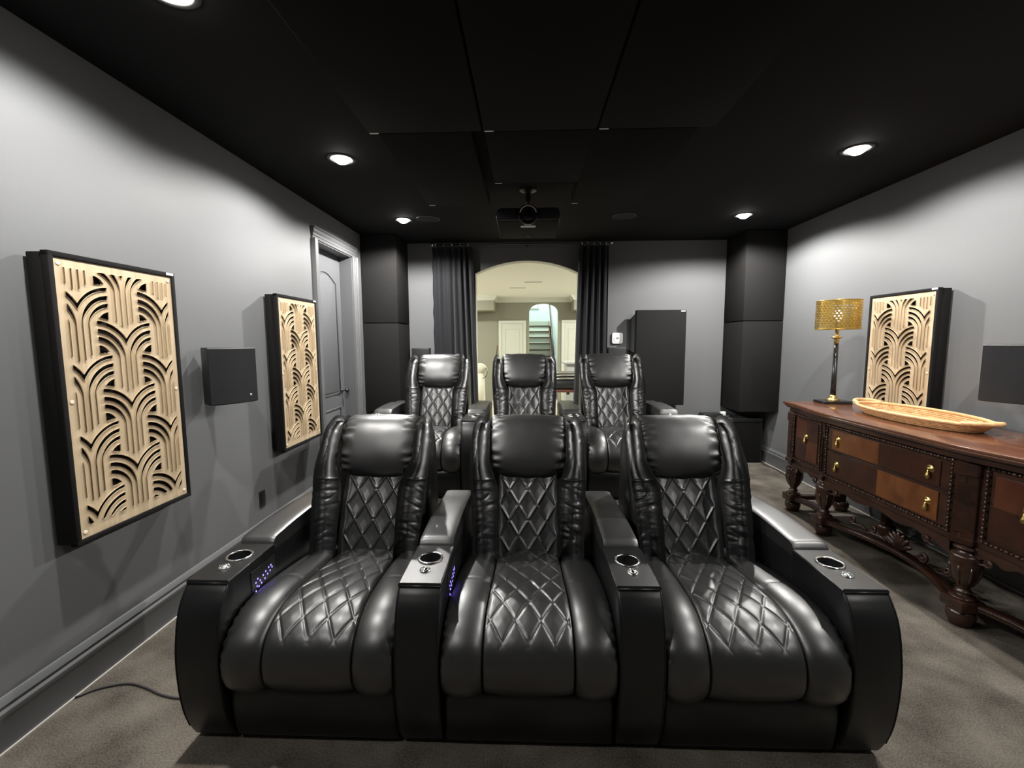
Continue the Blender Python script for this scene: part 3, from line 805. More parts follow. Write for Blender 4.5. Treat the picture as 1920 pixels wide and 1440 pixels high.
# ------------------------------------------------------------------ ceiling panels
CPZ = H-.13
def cpanel(x0, x1, y0, y1, label, tags, dz=0):
    cx, cy = (x0+x1)/2, (y0+y1)/2
    t = tag(empty('ceiling_panel', (cx, cy, CPZ-dz)), label, 'ceiling panel', 'black fabric ceiling panels')
    G().bbox(x0-cx, x1-cx, y0-cy, y1-cy, 0, .075, .006).out('fabric_pad', M['fabric'], t, auto=30)
    for sx in (-1, 1):
        for sy in (-1, 1):
            G().lathe([(.008, .07), (.008, .13+dz-.0005)], 10, (sx*((x1-x0)/2-.08), sy*((y1-y0)/2-.1), 0)).out('standoff', M['blackplastic'], t, smooth=True)
    if tags: G().bbox(-(x1-x0)/2+.005, -(x1-x0)/2+.05, (y1-y0)/2-.0005, (y1-y0)/2+.0015, .0, .010, .0004, 1).out('tag_far', M['tag'], t, auto=30)
    if tags: G().bbox(-(x1-x0)/2+.004, -(x1-x0)/2+.052, (y1-y0)/2-.012, (y1-y0)/2-.003, -.0012, .0006, .0004, 1).out('tag', M['tag'], t, auto=30)
    return t
for r, (y0, y1r, nm) in enumerate([(1.20, 2.42, 'middle'), (2.45, 3.70, 'far'), (-.05, 1.17, 'near')]):
    for c, (x0, x1, cn) in enumerate([(-.835, -.235, 'left'), (-.225, .365, 'centre'), (.375, .975, 'right')]):
        y1 = y1r
        if r == 1:
            if c == 0: x0, x1 = -.80, -.30
            if c == 1: y1 = 3.22
            if c == 2: x0, x1 = .36, .90
        lb = {'middle': {'left': 'black ceiling panel beside the left downlight, above the front row', 'centre': 'central black ceiling panel above the front row', 'right': 'black ceiling panel above the front row on the sideboard side'},
              'far': {'left': 'black ceiling panel left of the projector', 'centre': 'short black ceiling panel in front of the projector mount', 'right': 'black ceiling panel right of the projector'},
              'near': {'left': 'black ceiling panel overhead at the top left of the panel field', 'centre': 'black ceiling panel directly overhead at the top of the picture', 'right': 'black ceiling panel overhead at the top right of the panel field'}}[nm][cn]
        cpanel(x0, x1, y0, y1, lb, True, dz=.012 if r == 0 else 0)
# in-ceiling speakers
for x, lb in ((-.997, 'round dark in-ceiling speaker left of the projector'), (.975, 'round dark in-ceiling speaker right of the projector')):
    t = tag(empty('ceiling_speaker', (x, 4.555, H)), lb, 'speaker', 'in-ceiling speakers')
    G().lathe([(.118, 0), (.118, -.006), (.105, -.008), (.104, -.003)], 40, cap=False).out('rim', M['blackplastic'], t, smooth=True)
    G().lathe([(.0001, -.004), (.105, -.004)], 36, cap=False).out('grille', M['grille'], t)

# ------------------------------------------------------------------ projector
t = tag(empty('projector', (.012, 3.62, 2.40)), 'black ceiling-mounted projector with a central lens facing forward', 'projector')
def pj(o): return o
# local: front faces -y ; z=0 centre of the case
roundprism([(-.062, .052), (-.058, .040), (.27, -.012), (.33, -.004), (.35, .03), (.35, .06)], -.242, .242, 'yz', .014, 3, 30).out('case', M['projlow'], t, auto=40)
uppl = [(-.25, .046), (-.256, .07), (-.246, .118), (-.222, .140), (.222, .140), (.246, .118), (.256, .07), (.25, .046)]
roundprism(uppl, -.075, .352, 'xz', .012, 3, 40).out('upper_shell', M['projtop'], t, auto=40)
for x in (-.17, .17): G().bbox(x-.070, x+.070, -.079, -.07, .058, .130, .004).out('intake_grille', M['grille'], t, auto=30)
LZ = .088
G().lathe([(.078, -.02), (.078, -.055), (.073, -.062), (.068, -.05)], 40, (0, -.03, LZ), 'y', cap=False).out('lens_collar', M['projtop'], t, smooth=True)
G().tube([(.063*math.cos(PI*.06+PI*.88*k/30), -.090, LZ+.063*math.sin(PI*.06+PI*.88*k/30)) for k in range(31)], .0042, 8).out('lens_ring', M['bronze'], t, smooth=True)
G().lathe([(.0001, -.030), (.03, -.027), (.052, -.018), (.062, -.004), (.068, .01)], 40, (0, -.05, LZ), 'y', cap=False).out('lens', M['lensglass'], t, smooth=True)
npl = G().bbox(-.06, .06, -.018, .018, -.0015, .0, .0005, 1).out('name_plate', M['projlabel'], t, auto=30, loc=(0, .035, .0230), rot=(-.157, 0, 0))
G().lathe([(.006, 0), (.004, -.003)], 12, (0, .24, -.009)).out('status_light', M['silver'], t, smooth=True)
mnt = G().bbox(-.05, .05, .06, .20, .140, .175, .006).out('mount_plate', M['blackplastic'], t, auto=30)
G().tube([(0, .13, .17), (0, .13, .335)], .022, 16).out('mount_pole', M['blackplastic'], t, smooth=True)
G().lathe([(.07, .3395), (.07, .332), (.03, .318), (.024, .31)], 24, (0, .13, 0)).out('ceiling_flange', M['blackplastic'], t, auto=30)
for sx in (-.04, .04): G().lathe([(.007, 0), (.005, -.004)], 10, (sx, .09, .331)).out('bolt', M['silver'], t, smooth=True)

# ------------------------------------------------------------------ sideboard
SBX, SBY = 2.25, 3.90; SL = 2.19; ST = .965
sb = tag(empty('sideboard', (SBX, SBY, 0), -PI/2), 'antique carved dark mahogany sideboard with brass pulls on urn legs', 'sideboard')
def bow(x): return -.075*sm(.10, .62, x)*(1-sm(SL-.62, SL-.10, x))
def topoutline(ins):
    n = 40; f = [(ins+(SL-2*ins)*i/n, bow(ins+(SL-2*ins)*i/n)+ins) for i in range(n+1)]
    return f+[(SL-ins, .575), (ins, .575)]
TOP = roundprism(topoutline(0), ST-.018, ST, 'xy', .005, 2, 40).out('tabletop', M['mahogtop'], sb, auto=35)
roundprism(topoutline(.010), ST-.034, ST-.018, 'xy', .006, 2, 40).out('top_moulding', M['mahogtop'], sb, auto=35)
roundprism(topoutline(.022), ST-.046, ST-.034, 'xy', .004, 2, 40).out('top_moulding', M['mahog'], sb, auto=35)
roundprism(topoutline(.042), .885, ST-.046, 'xy', .003, 1, 40).out('frieze', M['mahog'], sb, auto=35)
LEGX = [.065, .555, 1.635, 2.125]
# case body
case_ = [(.05, .055), (.53, .040), (.555, bow(.6)+.072), (1.1, bow(1.1)+.075), (1.635, bow(1.59)+.072), (1.66, .040), (SL-.05, .055), (SL-.05, .56), (.05, .56)]
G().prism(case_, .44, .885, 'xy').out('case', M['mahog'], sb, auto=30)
def fy(x):
    """front plane of the case at x"""
    pts = case_[:7]
    for a, b in zip(pts, pts[1:]):
        if a[0] <= x <= b[0]: return a[1]+(b[1]-a[1])*(x-a[0])/(b[0]-a[0])
    return .055
def fpanel(name, x0, x1, z0, z1, pr, mt, parent, b=.003, n=4):
    """panel following the case front, proud by pr"""
    poly = [(x0+(x1-x0)*i/n, fy(x0+(x1-x0)*i/n)-pr) for i in range(n+1)]+[(x0+(x1-x0)*i/n, fy(x0+(x1-x0)*i/n)+.004) for i in range(n, -1, -1)]
    return roundprism(poly, z0, z1, 'xy', b, 1, 40).out(name, mt, parent, auto=30)
def pull(x, z, parent):
    y = fy(x)-.012
    p = G().lathe([(.024, 0), (.026, -.003), (.020, -.007), (.012, -.010), (.009, -.016), (.0001, -.018)], 20, (x, y, z+.012), 'y').out('brass_pull', M['brass'], parent, smooth=True)
    g = G().lathe([(.004, .004), (.006, -.006), (.012, -.026), (.014, -.034), (.009, -.043), (.004, -.047), (.0001, -.053)], 14, (x, y-.014, z+.004))
    g.out('drop', M['brass'], p, smooth=True)
def rope(name, pts, r, parent, mt, step=.020):
    c_, L = cr(pts, max(2, int(L_est(pts)/step))); g = G()
    for k, p in enumerate(c_):
        d_ = (c_[min(k+1, len(c_)-1)]-c_[max(k-1, 0)]).normalized()
        a = 1.25 if k % 2 else .95
        g.ball(p, r*a, 6, 4, (1.25 if abs(d_.x) > .5 else .9, .9, 1.25 if abs(d_.z) > .5 else .9))
    return g.out(name, mt, parent, smooth=True)
def L_est(pts): return sum((Vector(b)-Vector(a)).length for a, b in zip(pts, pts[1:]))
def framed(x0, x1, z0, z1, parent):
    """carved rope frame with a plain fillet around an opening"""
    for nm, a, b in (('carved_moulding', (x0, z1), (x1, z1)), ('carved_moulding', (x0, z0), (x1, z0)), ('carved_moulding', (x0, z0), (x0, z1)), ('carved_moulding', (x1, z0), (x1, z1))):
        n = 9; pts = []
        for i in range(n):
            x = a[0]+(b[0]-a[0])*i/(n-1); z = a[1]+(b[1]-a[1])*i/(n-1); pts.append((x, fy(min(max(x, .06), SL-.06))-.012, z))
        rope(nm, pts, .0085, parent, M['mahog'])
# side doors
for x0, x1, m1, m2, kx in ((.135, .465, 'veneerC', 'veneerB', .30), (SL-.465, SL-.135, 'veneerC', 'veneerB', SL-.30)):
    dr = fpanel('cupboard_door', x0, x1, .50, .855, .006, M['mahog'], sb)
    framed(x0-.012, x1+.012, .488, .868, dr)
    xm = (x0+x1)/2; zm = .68
    for q, (a, b, c, d_, mm) in enumerate(((x0+.022, xm, zm, .835, m1), (xm, x1-.022, zm, .835, m2), (x0+.022, xm, .52, zm, m2), (xm, x1-.022, .52, zm, m1))):
        fpanel('veneer_panel', a+.0004, b-.0004, c+.0004, d_-.0004, .0125, M[mm], dr, .0008, 2)
    pull(kx, .70, dr)
# middle drawers
x0, x1 = .625, 1.565
framed(x0-.012, x1+.012, .488, .868, sb)
for z0, z1, ml, mr in ((.692, .858, 'veneerA', 'veneerB'), (.498, .686, 'veneerB', 'veneerA')):
    dr = fpanel('drawer', x0, x1, z0, z1, .010, M['mahog'], sb, .003, 8)
    xm = (x0+x1)/2
    fpanel('veneer_panel', x0+.05, xm-.0004, z0+.012, z1-.012, .0155, M[ml], dr, .0008, 4)
    fpanel('veneer_panel', xm+.0004, x1-.05, z0+.012, z1-.012, .0155, M[mr], dr, .0008, 4)
    pull(.735, (z0+z1)/2, dr); pull(1.455, (z0+z1)/2, dr)
# pilasters above each front leg
for lx in LEGX:
    xx = min(max(lx, .075), SL-.075)
    p = fpanel('pilaster', xx-.040, xx+.040, .44, .885, .016, M['mahog'], sb, .004, 1)
    fpanel('pilaster_block', xx-.045, xx+.045, .80, .875, .024, M['mahog'], p, .006, 1)
    fpanel('pilaster_inset', xx-.024, xx+.024, .50, .77, .021, M['mahog'], p, .004, 1)
    fpanel('pilaster_foot', xx-.045, xx+.045, .44, .475, .024, M['mahog'], p, .005, 1)
# scalloped aprons
def apron(x0, x1, drop, n=40):
    top = [(x0, .445), (x1, .445)]; bot = []
    for i in range(n+1):
        u = 1-i/n; x = x0+(x1-x0)*u
        e = min(u, 1-u)
        z = .405-drop*(math.exp(-(e/.07)**2)+.55*math.exp(-((e-.14)/.04)**2))*1.0-.012*math.cos(u*2*PI*3)*(1 if .2 < u < .8 else .3)
        bot.append((x, z))
    vs = []; g = G(); poly = top[:1]+[(x0, .445)]
    N = len(bot)
    for i in range(N-1):
        (xa, za), (xb, zb) = bot[i], bot[i+1]; ya, yb = fy(xa)-.004, fy(xb)-.004
        g.add([(xa, ya, za), (xb, yb, zb), (xb, yb, .445), (xa, ya, .445), (xa, ya+.02, za), (xb, yb+.02, zb), (xb, yb+.02, .445), (xa, ya+.02, .445)],
              [(0, 1, 2, 3), (5, 4, 7, 6), (0, 4, 5, 1)])
    a = g.out('apron', M['mahog'], sb)
    L_ = x1-x0
    for s_, xe in ((1, x0+.10*min(1, L_)), (-1, x1-.10*min(1, L_))):
        pts = []
        for k in range(26):
            th = k/25*3.2*PI; r = .006+.016*(1-k/25)
            pts.append((xe+s_*(.03+r*math.cos(th)), fy(xe)-.010, .385+r*math.sin(th)))
        pts = [(xe-s_*.03, fy(xe)-.008, .375), (xe-s_*.005, fy(xe)-.010, .368)]+pts
        G().tube(pts, .0055, 6).out('scroll_carving', M['mahog'], a, smooth=True)
    return a
apron(.11, .51, .028); apron(.60, 1.59, .035); apron(SL-.51, SL-.11, .028)
LEG = [(.030, .455), (.030, .435), (.052, .430), (.056, .420), (.036, .410), (.034, .402), (.060, .392), (.068, .380), (.068, .365), (.063, .355), (.066, .345), (.062, .30), (.052, .26), (.036, .225), (.026, .205), (.024, .196), (.034, .190), (.036, .182), (.026, .174), (.03, .168), (.052, .160), (.058, .150)]
def leg_lathe():
    g = G().lathe(LEG, 28)
    for k in range(8):      # leaf lobes carved on the urn
        a = 2*PI*(k+.5)/8
        g.tube([(.064*math.cos(a), .064*math.sin(a), .335), (.061*math.cos(a), .061*math.sin(a), .30), (.05*math.cos(a), .05*math.sin(a), .258), (.035*math.cos(a), .035*math.sin(a), .224)], [.005, .008, .006, .003], 6)
    return g
def leg_foot(): return G().lathe([(.035, .092), (.052, .085), (.060, .070), (.060, .045), (.052, .022), (.045, .012), (.045, 0)], 28)
def leg_block(): return G().bbox(-.062, .062, -.062, .062, .09, .150, .008)
for lx in LEGX:
    ly = fy(lx)+.045
    lg = part('leg', 'sleg', leg_lathe, M['mahog'], sb, (lx, ly, 0))
    part('leg_block', 'slegb', leg_block, M['mahog'], lg, auto=30)
    part('bun_foot', 'slegf', leg_foot, M['mahog'], lg)
for lx in (LEGX[0], LEGX[3]):
    lg = G().bbox(-.028, .028, -.028, .028, .085, .44, .006).out('back_leg', M['mahog'], sb, auto=30, loc=(lx, .515, 0))
    part('bun_foot', 'slegf', leg_foot, M['mahog'], lg)
    G().bbox(lx-.025, lx+.025, fy(lx)+.10, .49, .10, .138, .006).out('stretcher', M['mahog'], sb, auto=30)
for lx in (LEGX[1], LEGX[2]):
    lg = G().bbox(-.028, .028, -.028, .028, .085, .44, .006).out('back_leg', M['mahog'], sb, auto=30, loc=(lx, .515, 0))
    part('bun_foot', 'slegf', leg_foot, M['mahog'], lg)
def stretch(xa, xb, dep):
    n = 20; y0 = fy(xa)+.045; y1 = fy(xb)+.045; g = G(); A = []; B = []
    for i in range(n+1):
        u = i/n; x = xa+(xb-xa)*u; y = y0+(y1-y0)*u+dep*math.sin(PI*u); A.append((x, y-.03)); B.append((x, y+.03))
    g = roundprism(A+B[::-1], .102, .138, 'xy', .006, 2, 50); s_ = g.out('stretcher', M['mahog'], sb, auto=30)
    G().tube([(x, y-.001, .127) for x, y in A], .007, 6).out('stretcher_bead', M['mahog'], s_, smooth=True)
    return s_
stretch(LEGX[0]+.05, LEGX[1]-.05, .05)
ms = stretch(LEGX[1]+.05, LEGX[2]-.05, .13)
stretch(LEGX[2]+.05, LEGX[3]-.05, .05)
# carved crest on the middle stretcher
cxm = (LEGX[1]+LEGX[2])/2; cyv = fy(LEGX[1])+.045+.12
g = G()
for k in range(7):
    a = PI*(k-3)/9; g.tube([(cxm, cyv, .14), (cxm+.09*math.sin(a), cyv-.008, .14+.105*math.cos(a)), (cxm+.12*math.sin(a), cyv-.012, .14+.125*math.cos(a))], [.012, .016, .004], 6)
g.out('shell_crest', M['mahog'], ms, smooth=True)
for s_ in (-1, 1):
    for xo, rr in ((.19, .030), (.36, .026)):
        pts = [(cxm+s_*(xo-.09), cyv-.0, .150), (cxm+s_*(xo-.05), cyv-.004, .165)]
        for k in range(24):
            th = -PI/2+k/23*2.6*PI; r = rr*(1-.75*k/23)
            pts.append((cxm+s_*(xo+r*math.cos(th)), cyv-.03*(xo/.36)-.004, .19+r*math.sin(th)))
        G().tube(pts, .009, 6).out('scroll_carving', M['mahog'], ms, smooth=True)

# ------------------------------------------------------------------ table lamp
t = tag(empty('table_lamp', (2.590, 3.77, ST)), 'table lamp with perforated gold drum shade on the sideboard', 'lamp')
G().bbox(-.115, .115, -.075, .075, 0, .024, .004).out('base', M['lampblack'], t, auto=30)
G().lathe([(.052, .024), (.05, .034), (.036, .042), (.03, .048), (.028, .062), (.021, .07)], 32).out('base_collar', M['brass'], t, smooth=True)
G().lathe([(.0205, .066), (.0185, .20), (.0155, .505)], 28).out('column', M['lampblack'], t, smooth=True)
G().lathe([(.017, .503), (.019, .525), (.016, .54), (.03, .547), (.040, .553), (.040, .558), (.02, .562), (.014, .57), (.014, .625), (.018, .627), (.018, .665)], 28).out('socket_collar', M['brass'], t, smooth=True)
G().lathe([(.014, .665), (.02, .685), (.032, .725), (.03, .755), (.018, .775), (.0001, .781)], 20).out('bulb', M['bulb'], t, smooth=True)
def shade():
    n = 252; rows = 66; z0, z1 = .622, .856; R0 = .157
    xs = [2*PI*i/n for i in range(n+1)]; ys = [z0+(z1-z0)*j/rows for j in range(rows+1)]
    nh = 38; ph = (2*PI*R0)/nh; pv = .0205; F_ = []
    for z in ys:
        row = []
        for a in xs:
            k = round((z-z0-.022)/pv); zz = z0+.022+k*pv
            if zz < z0+.018 or zz > z1-.018: row.append(1.); continue
            sft = .5 if k % 2 else 0
            u = a*R0/ph-sft; du = (u-round(u))*ph; row.append(math.hypot(du*.92, z-zz)-.0070)
        F_.append(row)
    vs, fs = sheet(F_, xs, ys, .0015, lambda a, z, d: ((R0-d)*math.cos(a), (R0-d)*math.sin(a), z))
    return G().add(vs, fs)
sh = shade().out('lamp_shade', M['goldshade'], t, smooth=False)
for z in (.622, .856): G().tube([(.157*math.cos(2*PI*k/64), .157*math.sin(2*PI*k/64), z) for k in range(64)], .0028, 6, closed=True).out('shade_rim', M['goldshade'], sh, smooth=True)
for k in range(3):
    a = 2*PI*k/3; G().tube([(.016*math.cos(a), .016*math.sin(a), .627), (.156*math.cos(a), .156*math.sin(a), .627)], .002, 6).out('shade_spoke', M['brass'], sh, smooth=True)
c_, L = cr([(.115, -.02, .012), (.15, -.06, .006), (.17, -.14, .006), (.19, -.25, .006), (.21, -.34, .006)], 30)
G().tube(c_, .004, 8).out('lamp_cord', M['whitecable'], t, smooth=True)

# ------------------------------------------------------------------ wicker tray
t = tag(empty('wicker_tray', (2.575, 2.955, ST), math.radians(87)), 'long oval woven wicker tray with loop handles on the sideboard', 'tray')
TA, TB = .475, .200
def ell(a, b, z, n=96): return [(a*math.cos(2*PI*k/n), b*math.sin(2*PI*k/n), z) for k in range(n)]
g = G()
for k in range(17):
    q = 1-.052*k; a = TA-.055-(.0113*k); b = TB-.04-(.0098*k)
    if b <= .004: break
    g.tube(ell(a, b, .0065+(.001 if k % 2 else 0)), .0058, 6, closed=True)
base = g.out('woven_base', M['wicker'], t, smooth=True); base['kind'] = 'stuff'
for k in range(5):
    q = k/4; o = G().tube(ell(TA-.05+.05*q, TB-.036+.036*q, .010+.040*q), .0062, 6, closed=True).out('side_coil', M['wicker'], t, smooth=True)
g = G()
for k in range(84):
    a = 2*PI*k/84
    for s_ in (-1, 1):
        a2 = a+s_*.045
        g.tube([((TA-.05)*math.cos(a), (TB-.036)*math.sin(a), .008), ((TA+.004)*math.cos(a2), (TB+.004)*math.sin(a2), .054)], .003, 5)
o = g.out('side_weave', M['wicker'], t, smooth=True); o['kind'] = 'stuff'
G().tube(ell(TA, TB, .056), .0105, 8, closed=True).out('rim', M['wicker2'], t, smooth=True)
for s_ in (-1, 1):
    pts = [(s_*(TA-.055), -.085, .058), (s_*(TA+.002), -.075, .066), (s_*(TA+.038), -.04, .07), (s_*(TA+.048), 0, .071), (s_*(TA+.038), .04, .07), (s_*(TA+.002), .075, .066), (s_*(TA-.055), .085, .058)]
    c_, L = cr(pts, 30); G().tube(c_, .013, 10).out('handle', M['wicker2'], t, smooth=True)

# ------------------------------------------------------------------ hall behind the arch
HY0, HY1, HZ = YB+.16, 11.0, 2.56
struct(G().box(-4, 4, HY0-.16, 15.2, -.1, -.001).out('floor_hall', M['hfloor']), 'pale wooden floor of the hall beyond the arch')
struct(holed(-4, 4, HY0, HY1+.1, HZ, .1, [(-2.0, 7.0), (2.0, 7.0), (-2.0, 9.4), (2.0, 9.4)]).out('ceiling_hall', M['hceil']), 'cream ceiling of the hall beyond the arch')
struct(G().box(-4.1, -4, HY0, HY1+.1, 0, HZ).out('wall_hall_left', M['hwall']), 'beige left wall of the hall')
struct(G().box(4, 4.1, HY0, HY1+.1, 0, HZ).out('wall_hall_right', M['hwall']), 'beige right wall of the hall')
g = G(); g.box(-4, XL-.2, HY0-.1, HY0, 0, HZ); g.box(XR+.2, 4, HY0-.1, HY0, 0, HZ)
struct(g.out('wall_hall_near', M['hwall']), 'beige near wall of the hall beside the arch')
# far wall with arched stair opening
ax0, ax1, asp, acr = .06, .775, 2.21, 2.425
xm = (ax0+ax1)/2; hw = (ax1-ax0)/2
arc2 = [(xm-hw*math.cos(PI*i/20), asp+(acr-asp)*math.sin(PI*i/20)) for i in range(21)]
g = G(); g.box(-4, ax0, HY1, HY1+.12, 0, HZ); g.box(ax1, 4, HY1, HY1+.12, 0, HZ)
for i in range(20):
    (x0, z0), (x1, z1) = arc2[i], arc2[i+1]
    g.add([(x0,HY1,z0),(x1,HY1,z1),(x1,HY1,HZ),(x0,HY1,HZ),(x0,HY1+.12,z0),(x1,HY1+.12,z1),(x1,HY1+.12,HZ),(x0,HY1+.12,HZ)], [(0,1,2,3),(5,4,7,6),(4,5,1,0)])
struct(g.out('wall_hall_far', M['hwall']), 'beige far wall of the hall with an arched stair opening')
# soffits and crown moulding
struct(G().box(-4, -.765, 10.35, HY1, 2.22, HZ).out('ceiling_soffit_left', M['hwall']), 'cream boxed soffit at the far left of the hall')
struct(G().box(1.10, 4, 10.35, HY1, 2.22, HZ).out('ceiling_soffit_right', M['hwall']), 'cream boxed soffit at the far right of the hall')
CRN = [(0, 0), (.012, 0), (.02, .012), (.045, .05), (.075, .08), (.085, .095), (.085, .11), (0, .11)]
def crown(n_, x0, x1, y): struct(G().prism([(y-a, HZ-.11+b) for a, b in CRN], x0, x1, 'yz').out('trim_%d' % n_, M['hwhite'], auto=30), 'white crown moulding under the hall ceiling, section %d' % n_)
crown(4, -4, -.765, 10.35); crown(5, -.765, 1.10, HY1); crown(6, 1.10, 4, 10.35)
struct(G().prism([(-.765+a, HZ-.11+b) for a, b in CRN], 10.27, HY1, 'xz').out('trim_7', M['hwhite'], auto=30), 'white crown moulding on the left soffit return')
struct(G().prism([(1.10-a, HZ-.11+b) for a, b in CRN], 10.27, HY1, 'xz').out('trim_8', M['hwhite'], auto=30), 'white crown moulding on the right soffit return')
# hall doors
def hdoor(n_, x0, x1, zt, label):
    e = struct(empty('door_%d' % n_, ((x0+x1)/2, HY1, 0)), label); w_ = (x1-x0)/2
    G().box(-w_+.07, w_-.07, -.012, -.001, .01, zt-.07).out('door_slab', M['hwhite'], e)
    for z0, z1 in ((.2, .85), (1.0, zt-.22)):
        G().tube([(-w_+.17, -.012, z0), (w_-.17, -.012, z0), (w_-.17, -.012, z1), (-w_+.17, -.012, z1)], .010, 6, closed=True).out('panel_moulding', M['hwhite'], e, smooth=True)
    for a, b in ((-w_, -w_+.075), (w_-.075, w_)): G().bbox(a, b, -.03, -.001, 0, zt, .006).out('casing_leg', M['hwhite'], e, auto=30)
    G().bbox(-w_, w_, -.032, -.001, zt-.075, zt, .006).out('casing_head', M['hwhite'], e, auto=30)
    G().lathe([(.012, 0), (.012, -.03), (.026, -.045), (.02, -.06), (.0001, -.064)], 14, (w_-.13, -.012, .98), 'y').out('door_knob', M['brass'], e, smooth=True)
hdoor(2, -.70, -.015, 2.01, 'white panelled door left of the stairs in the hall')
hdoor(3, .86, 1.62, 2.02, 'white panelled door right of the stairs in the hall')
# staircase
st = struct(empty('staircase', (xm, 11.15, 0)), 'staircase with dark treads and pale risers rising behind the hall arch')
sx0, sx1 = -hw, hw-.09
for k in range(11):
    y = .26*k+.03; z = .18*(k+1)
    part('tread', 'stread', lambda: G().bbox(sx0, sx1, -.03, .27, -.034, 0, .006), M['tread'], st, (0, y, z), auto=30)
    part('riser', 'sriser', lambda: G().box(sx0, sx1, 0, .02, 0, .1455), M['riser'], st, (0, y, z-.18), smooth=False)
pts = [(sx1+.02, -.02, .85), (sx1+.02, .26*10.6, .85+.18*10.4)]
hr = G().tube(pts, .022, 10).out('handrail', M['tread'], st, smooth=True)
for u in (.1, .5, .9):
    p = Vector(pts[0]).lerp(Vector(pts[1]), u); G().tube([p, p+Vector((.03, 0, -.03)), p+Vector((.068, 0, -.03))], .006, 6).out('rail_bracket', M['chrome'], hr, smooth=True)
G().prism([(-.05, 0), (2.9, 1.98), (2.9, 2.12), (-.05, .16)], sx1, sx1+.02, 'yz').out('stringer', M['redwood'], st)
struct(G().box(ax0-.1, ax0, HY1+.12, 15.1, 0, 4.2).out('wall_stair_left', M['mint']), 'pale mint wall left of the stairs')
struct(G().box(ax1, ax1+.1, HY1+.12, 15.1, 0, 4.2).out('wall_stair_right', M['mint']), 'pale mint wall right of the stairs')
struct(G().box(ax0-.9, ax1+.1, 15.0, 15.1, 0, 4.2).out('wall_stair_end', M['mint']), 'pale mint wall behind the stair landing')
struct(holed(ax0-.1, ax1+.1, HY1+.12, 15.1, 4.2, .1, [(xm, 12.6)]).out('ceiling_stair', M['hceil']), 'white ceiling over the stairwell')
struct(G().box(ax0, ax1, 14.02, 15.0, 1.94, 1.979).out('floor_landing', M['tread']), 'dark stair landing floor')
struct(G().box(ax0, ax1, 14.975, 15.0, 1.98, 2.16).out('baseboard_landing', M['hwhite']), 'white baseboard on the stair landing')
e = struct(empty('window_1', (ax0+.16, 15.0, 2.62)), 'bright daylight window on the stair landing wall')
G().box(-.155, .16, -.012, -.004, 0, .75).out('pane', M['daylight'], e)
for a in ((-.16, -.125), (.13, .165)): G().bbox(a[0], a[1], -.03, -.001, -.05, .8, .004).out('frame_side', M['hwhite'], e, auto=30)
G().bbox(-.16, .19, -.045, -.001, -.06, 0, .004).out('sill', M['hwhite'], e, auto=30)
G().bbox(-.16, .165, -.03, -.001, .75, .8, .004).out('frame_head', M['hwhite'], e, auto=30)
# hall lights
for x, y, lb in ((-2.0, 7.0, 'hall downlight near the arch, left side'), (2.0, 7.0, 'hall downlight near the arch, right side'), (-2.0, 9.4, 'hall downlight far left, before the soffit'), (2.0, 9.4, 'hall downlight far right, before the soffit')):
    downlight(x, y, HZ, lb, M['lenshall'], M['halltrimring'], 'hall ceiling downlights')
downlight(xm, 12.6, 4.2, 'unseen downlight added over the stairwell behind the hall arch', emit_mat('added_stair_lens', (.80, 1.0, .95), STAIR_LIGHT*6), M['halltrimring'], 'hall ceiling downlights')  # lamp out of view, added to brighten the stairs
# ceiling diffusers
for (x, y, lb) in ((.12, 8.05, 'thin slot air diffuser in the hall ceiling, nearer one'), (-.18, 8.9, 'thin slot air diffuser in the hall ceiling, farther one')):
    t = tag(empty('ceiling_diffuser', (x, y, HZ)), lb, 'air vent', 'hall ceiling diffusers')
    G().bbox(-.16, .16, -.045, .045, -.006, 0, .002).out('frame', M['hwhite'], t, auto=30)
    G().bbox(-.145, .145, -.006, .006, -.0075, -.005, .0005, 1).out('slot', M['greyprint'], t, auto=30)
# leaning pole by the far wall
t = tag(empty('wooden_pole', (-.75, 10.0, 0)), 'slim dark wooden pole leaning by the hall wall, left of the white door', 'pole')
G().tube([(0, 0, .02), (-.02, .25, .7), (.045, .62, 1.40)], [.018, .016, .010], 10).out('shaft', M['cue'], t, smooth=True)
G().tube([(0, -.005, 0), (0, 0, .03)], .019, 10).out('tip', M['seat_dark'], t, smooth=True)
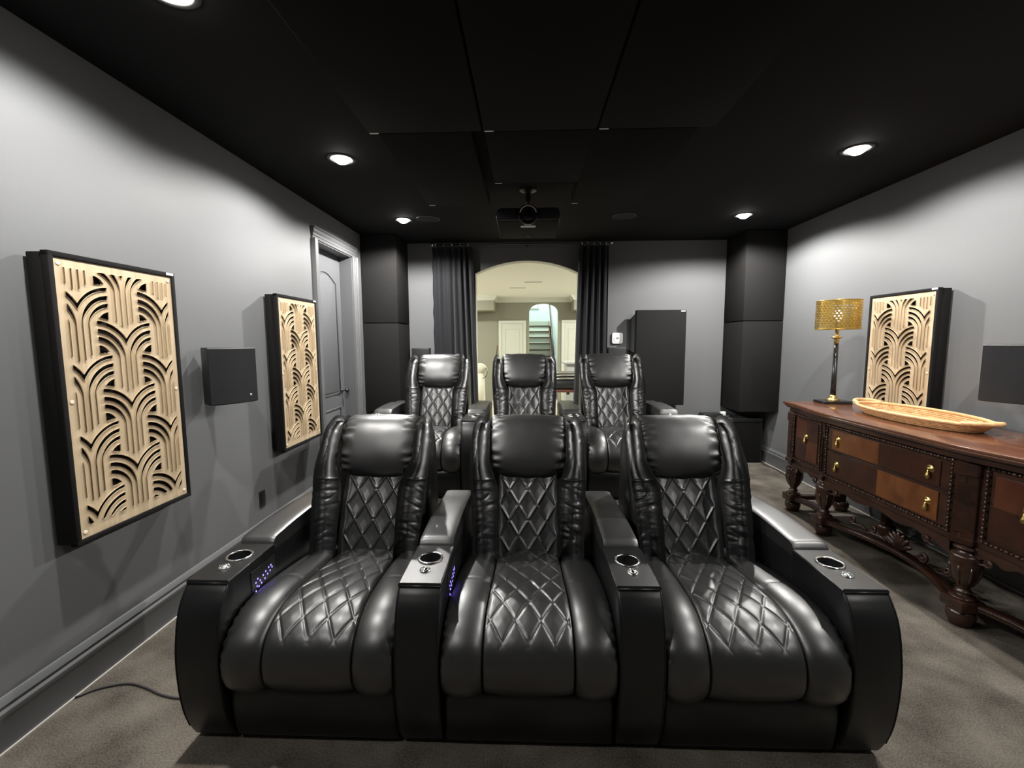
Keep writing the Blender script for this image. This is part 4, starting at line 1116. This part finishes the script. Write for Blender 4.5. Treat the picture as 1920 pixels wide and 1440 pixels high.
# cream floor fan / round cushion on a stand near the left curtain
t = tag(empty('floor_fan', (-.80, 7.5, 0)), 'cream round-headed floor fan seen beside the left curtain', 'fan')
G().lathe([(.20, 0), (.20, .02), (.05, .05), (.035, .08)], 32).out('base', M['cream'], t, smooth=True)
G().tube([(0, 0, .06), (0, 0, .95)], [.09, .075], 16).out('column', M['cream'], t, smooth=True)
G().lathe([(.0001, -.06), (.10, -.05), (.125, -.02), (.125, .02), (.10, .05), (.0001, .06)], 32, (0, 0, 1.0), 'y').out('head', M['cream'], t, smooth=True)
c_, L = cr([(.10, -.055, 1.05), (.125, -.075, .98), (.10, -.07, .9), (.05, -.06, .87)], 20)
G().tube(c_, .006, 6).out('cord', M['seat_dark'], t, smooth=True)
# dark machine with chrome bars near the right curtain
t = tag(empty('game_table', (.70, 7.5, 0)), 'black game table with chrome bars on wooden legs, seen between the rear recliners', 'table')
G().bbox(-.30, .45, -.30, .30, .72, .84, .012).out('cabinet', M['seat_dark'], t, auto=30)
G().bbox(-.32, .47, -.32, .32, .655, .70, .01).out('wood_shelf', M['redwood'], t, auto=30)
for z in (.88, .93, .98):
    c_, L = cr([(-.26, -.31, z), (-.1, -.34, z+.012), (.1, -.34, z+.012), (.3, -.31, z)], 20)
    G().tube(c_, .013, 8).out('chrome_bar', M['chrome'], t, smooth=True)
    G().bbox(-.28, .43, -.29, .29, z-.04, z-.016, .008).out('deck', M['seat_dark'], t, auto=30)
for sx in (-.24, .39):
    for sy in (-.24, .24): G().tube([(sx, sy, 0), (sx, sy, .66)], [.02, .026], 10).out('leg', M['redwood'], t, smooth=True)
G().lathe([(.02, 0), (.03, -.02), (.02, -.04)], 12, (-.02, -.28, .655)).out('knob', M['seat_dark'], t, smooth=True)
t = tag(empty('stone_counter', (1.25, 8.6, 0)), 'pale speckled stone counter in the hall, behind the dark game table', 'counter')
G().bbox(-.55, .9, -.3, .3, 1.06, 1.10, .006).out('countertop', M['granite'], t, auto=30)
G().bbox(-.5, .85, -.25, .25, 0, 1.06, .006).out('cabinet', M['granite'], t, auto=30)
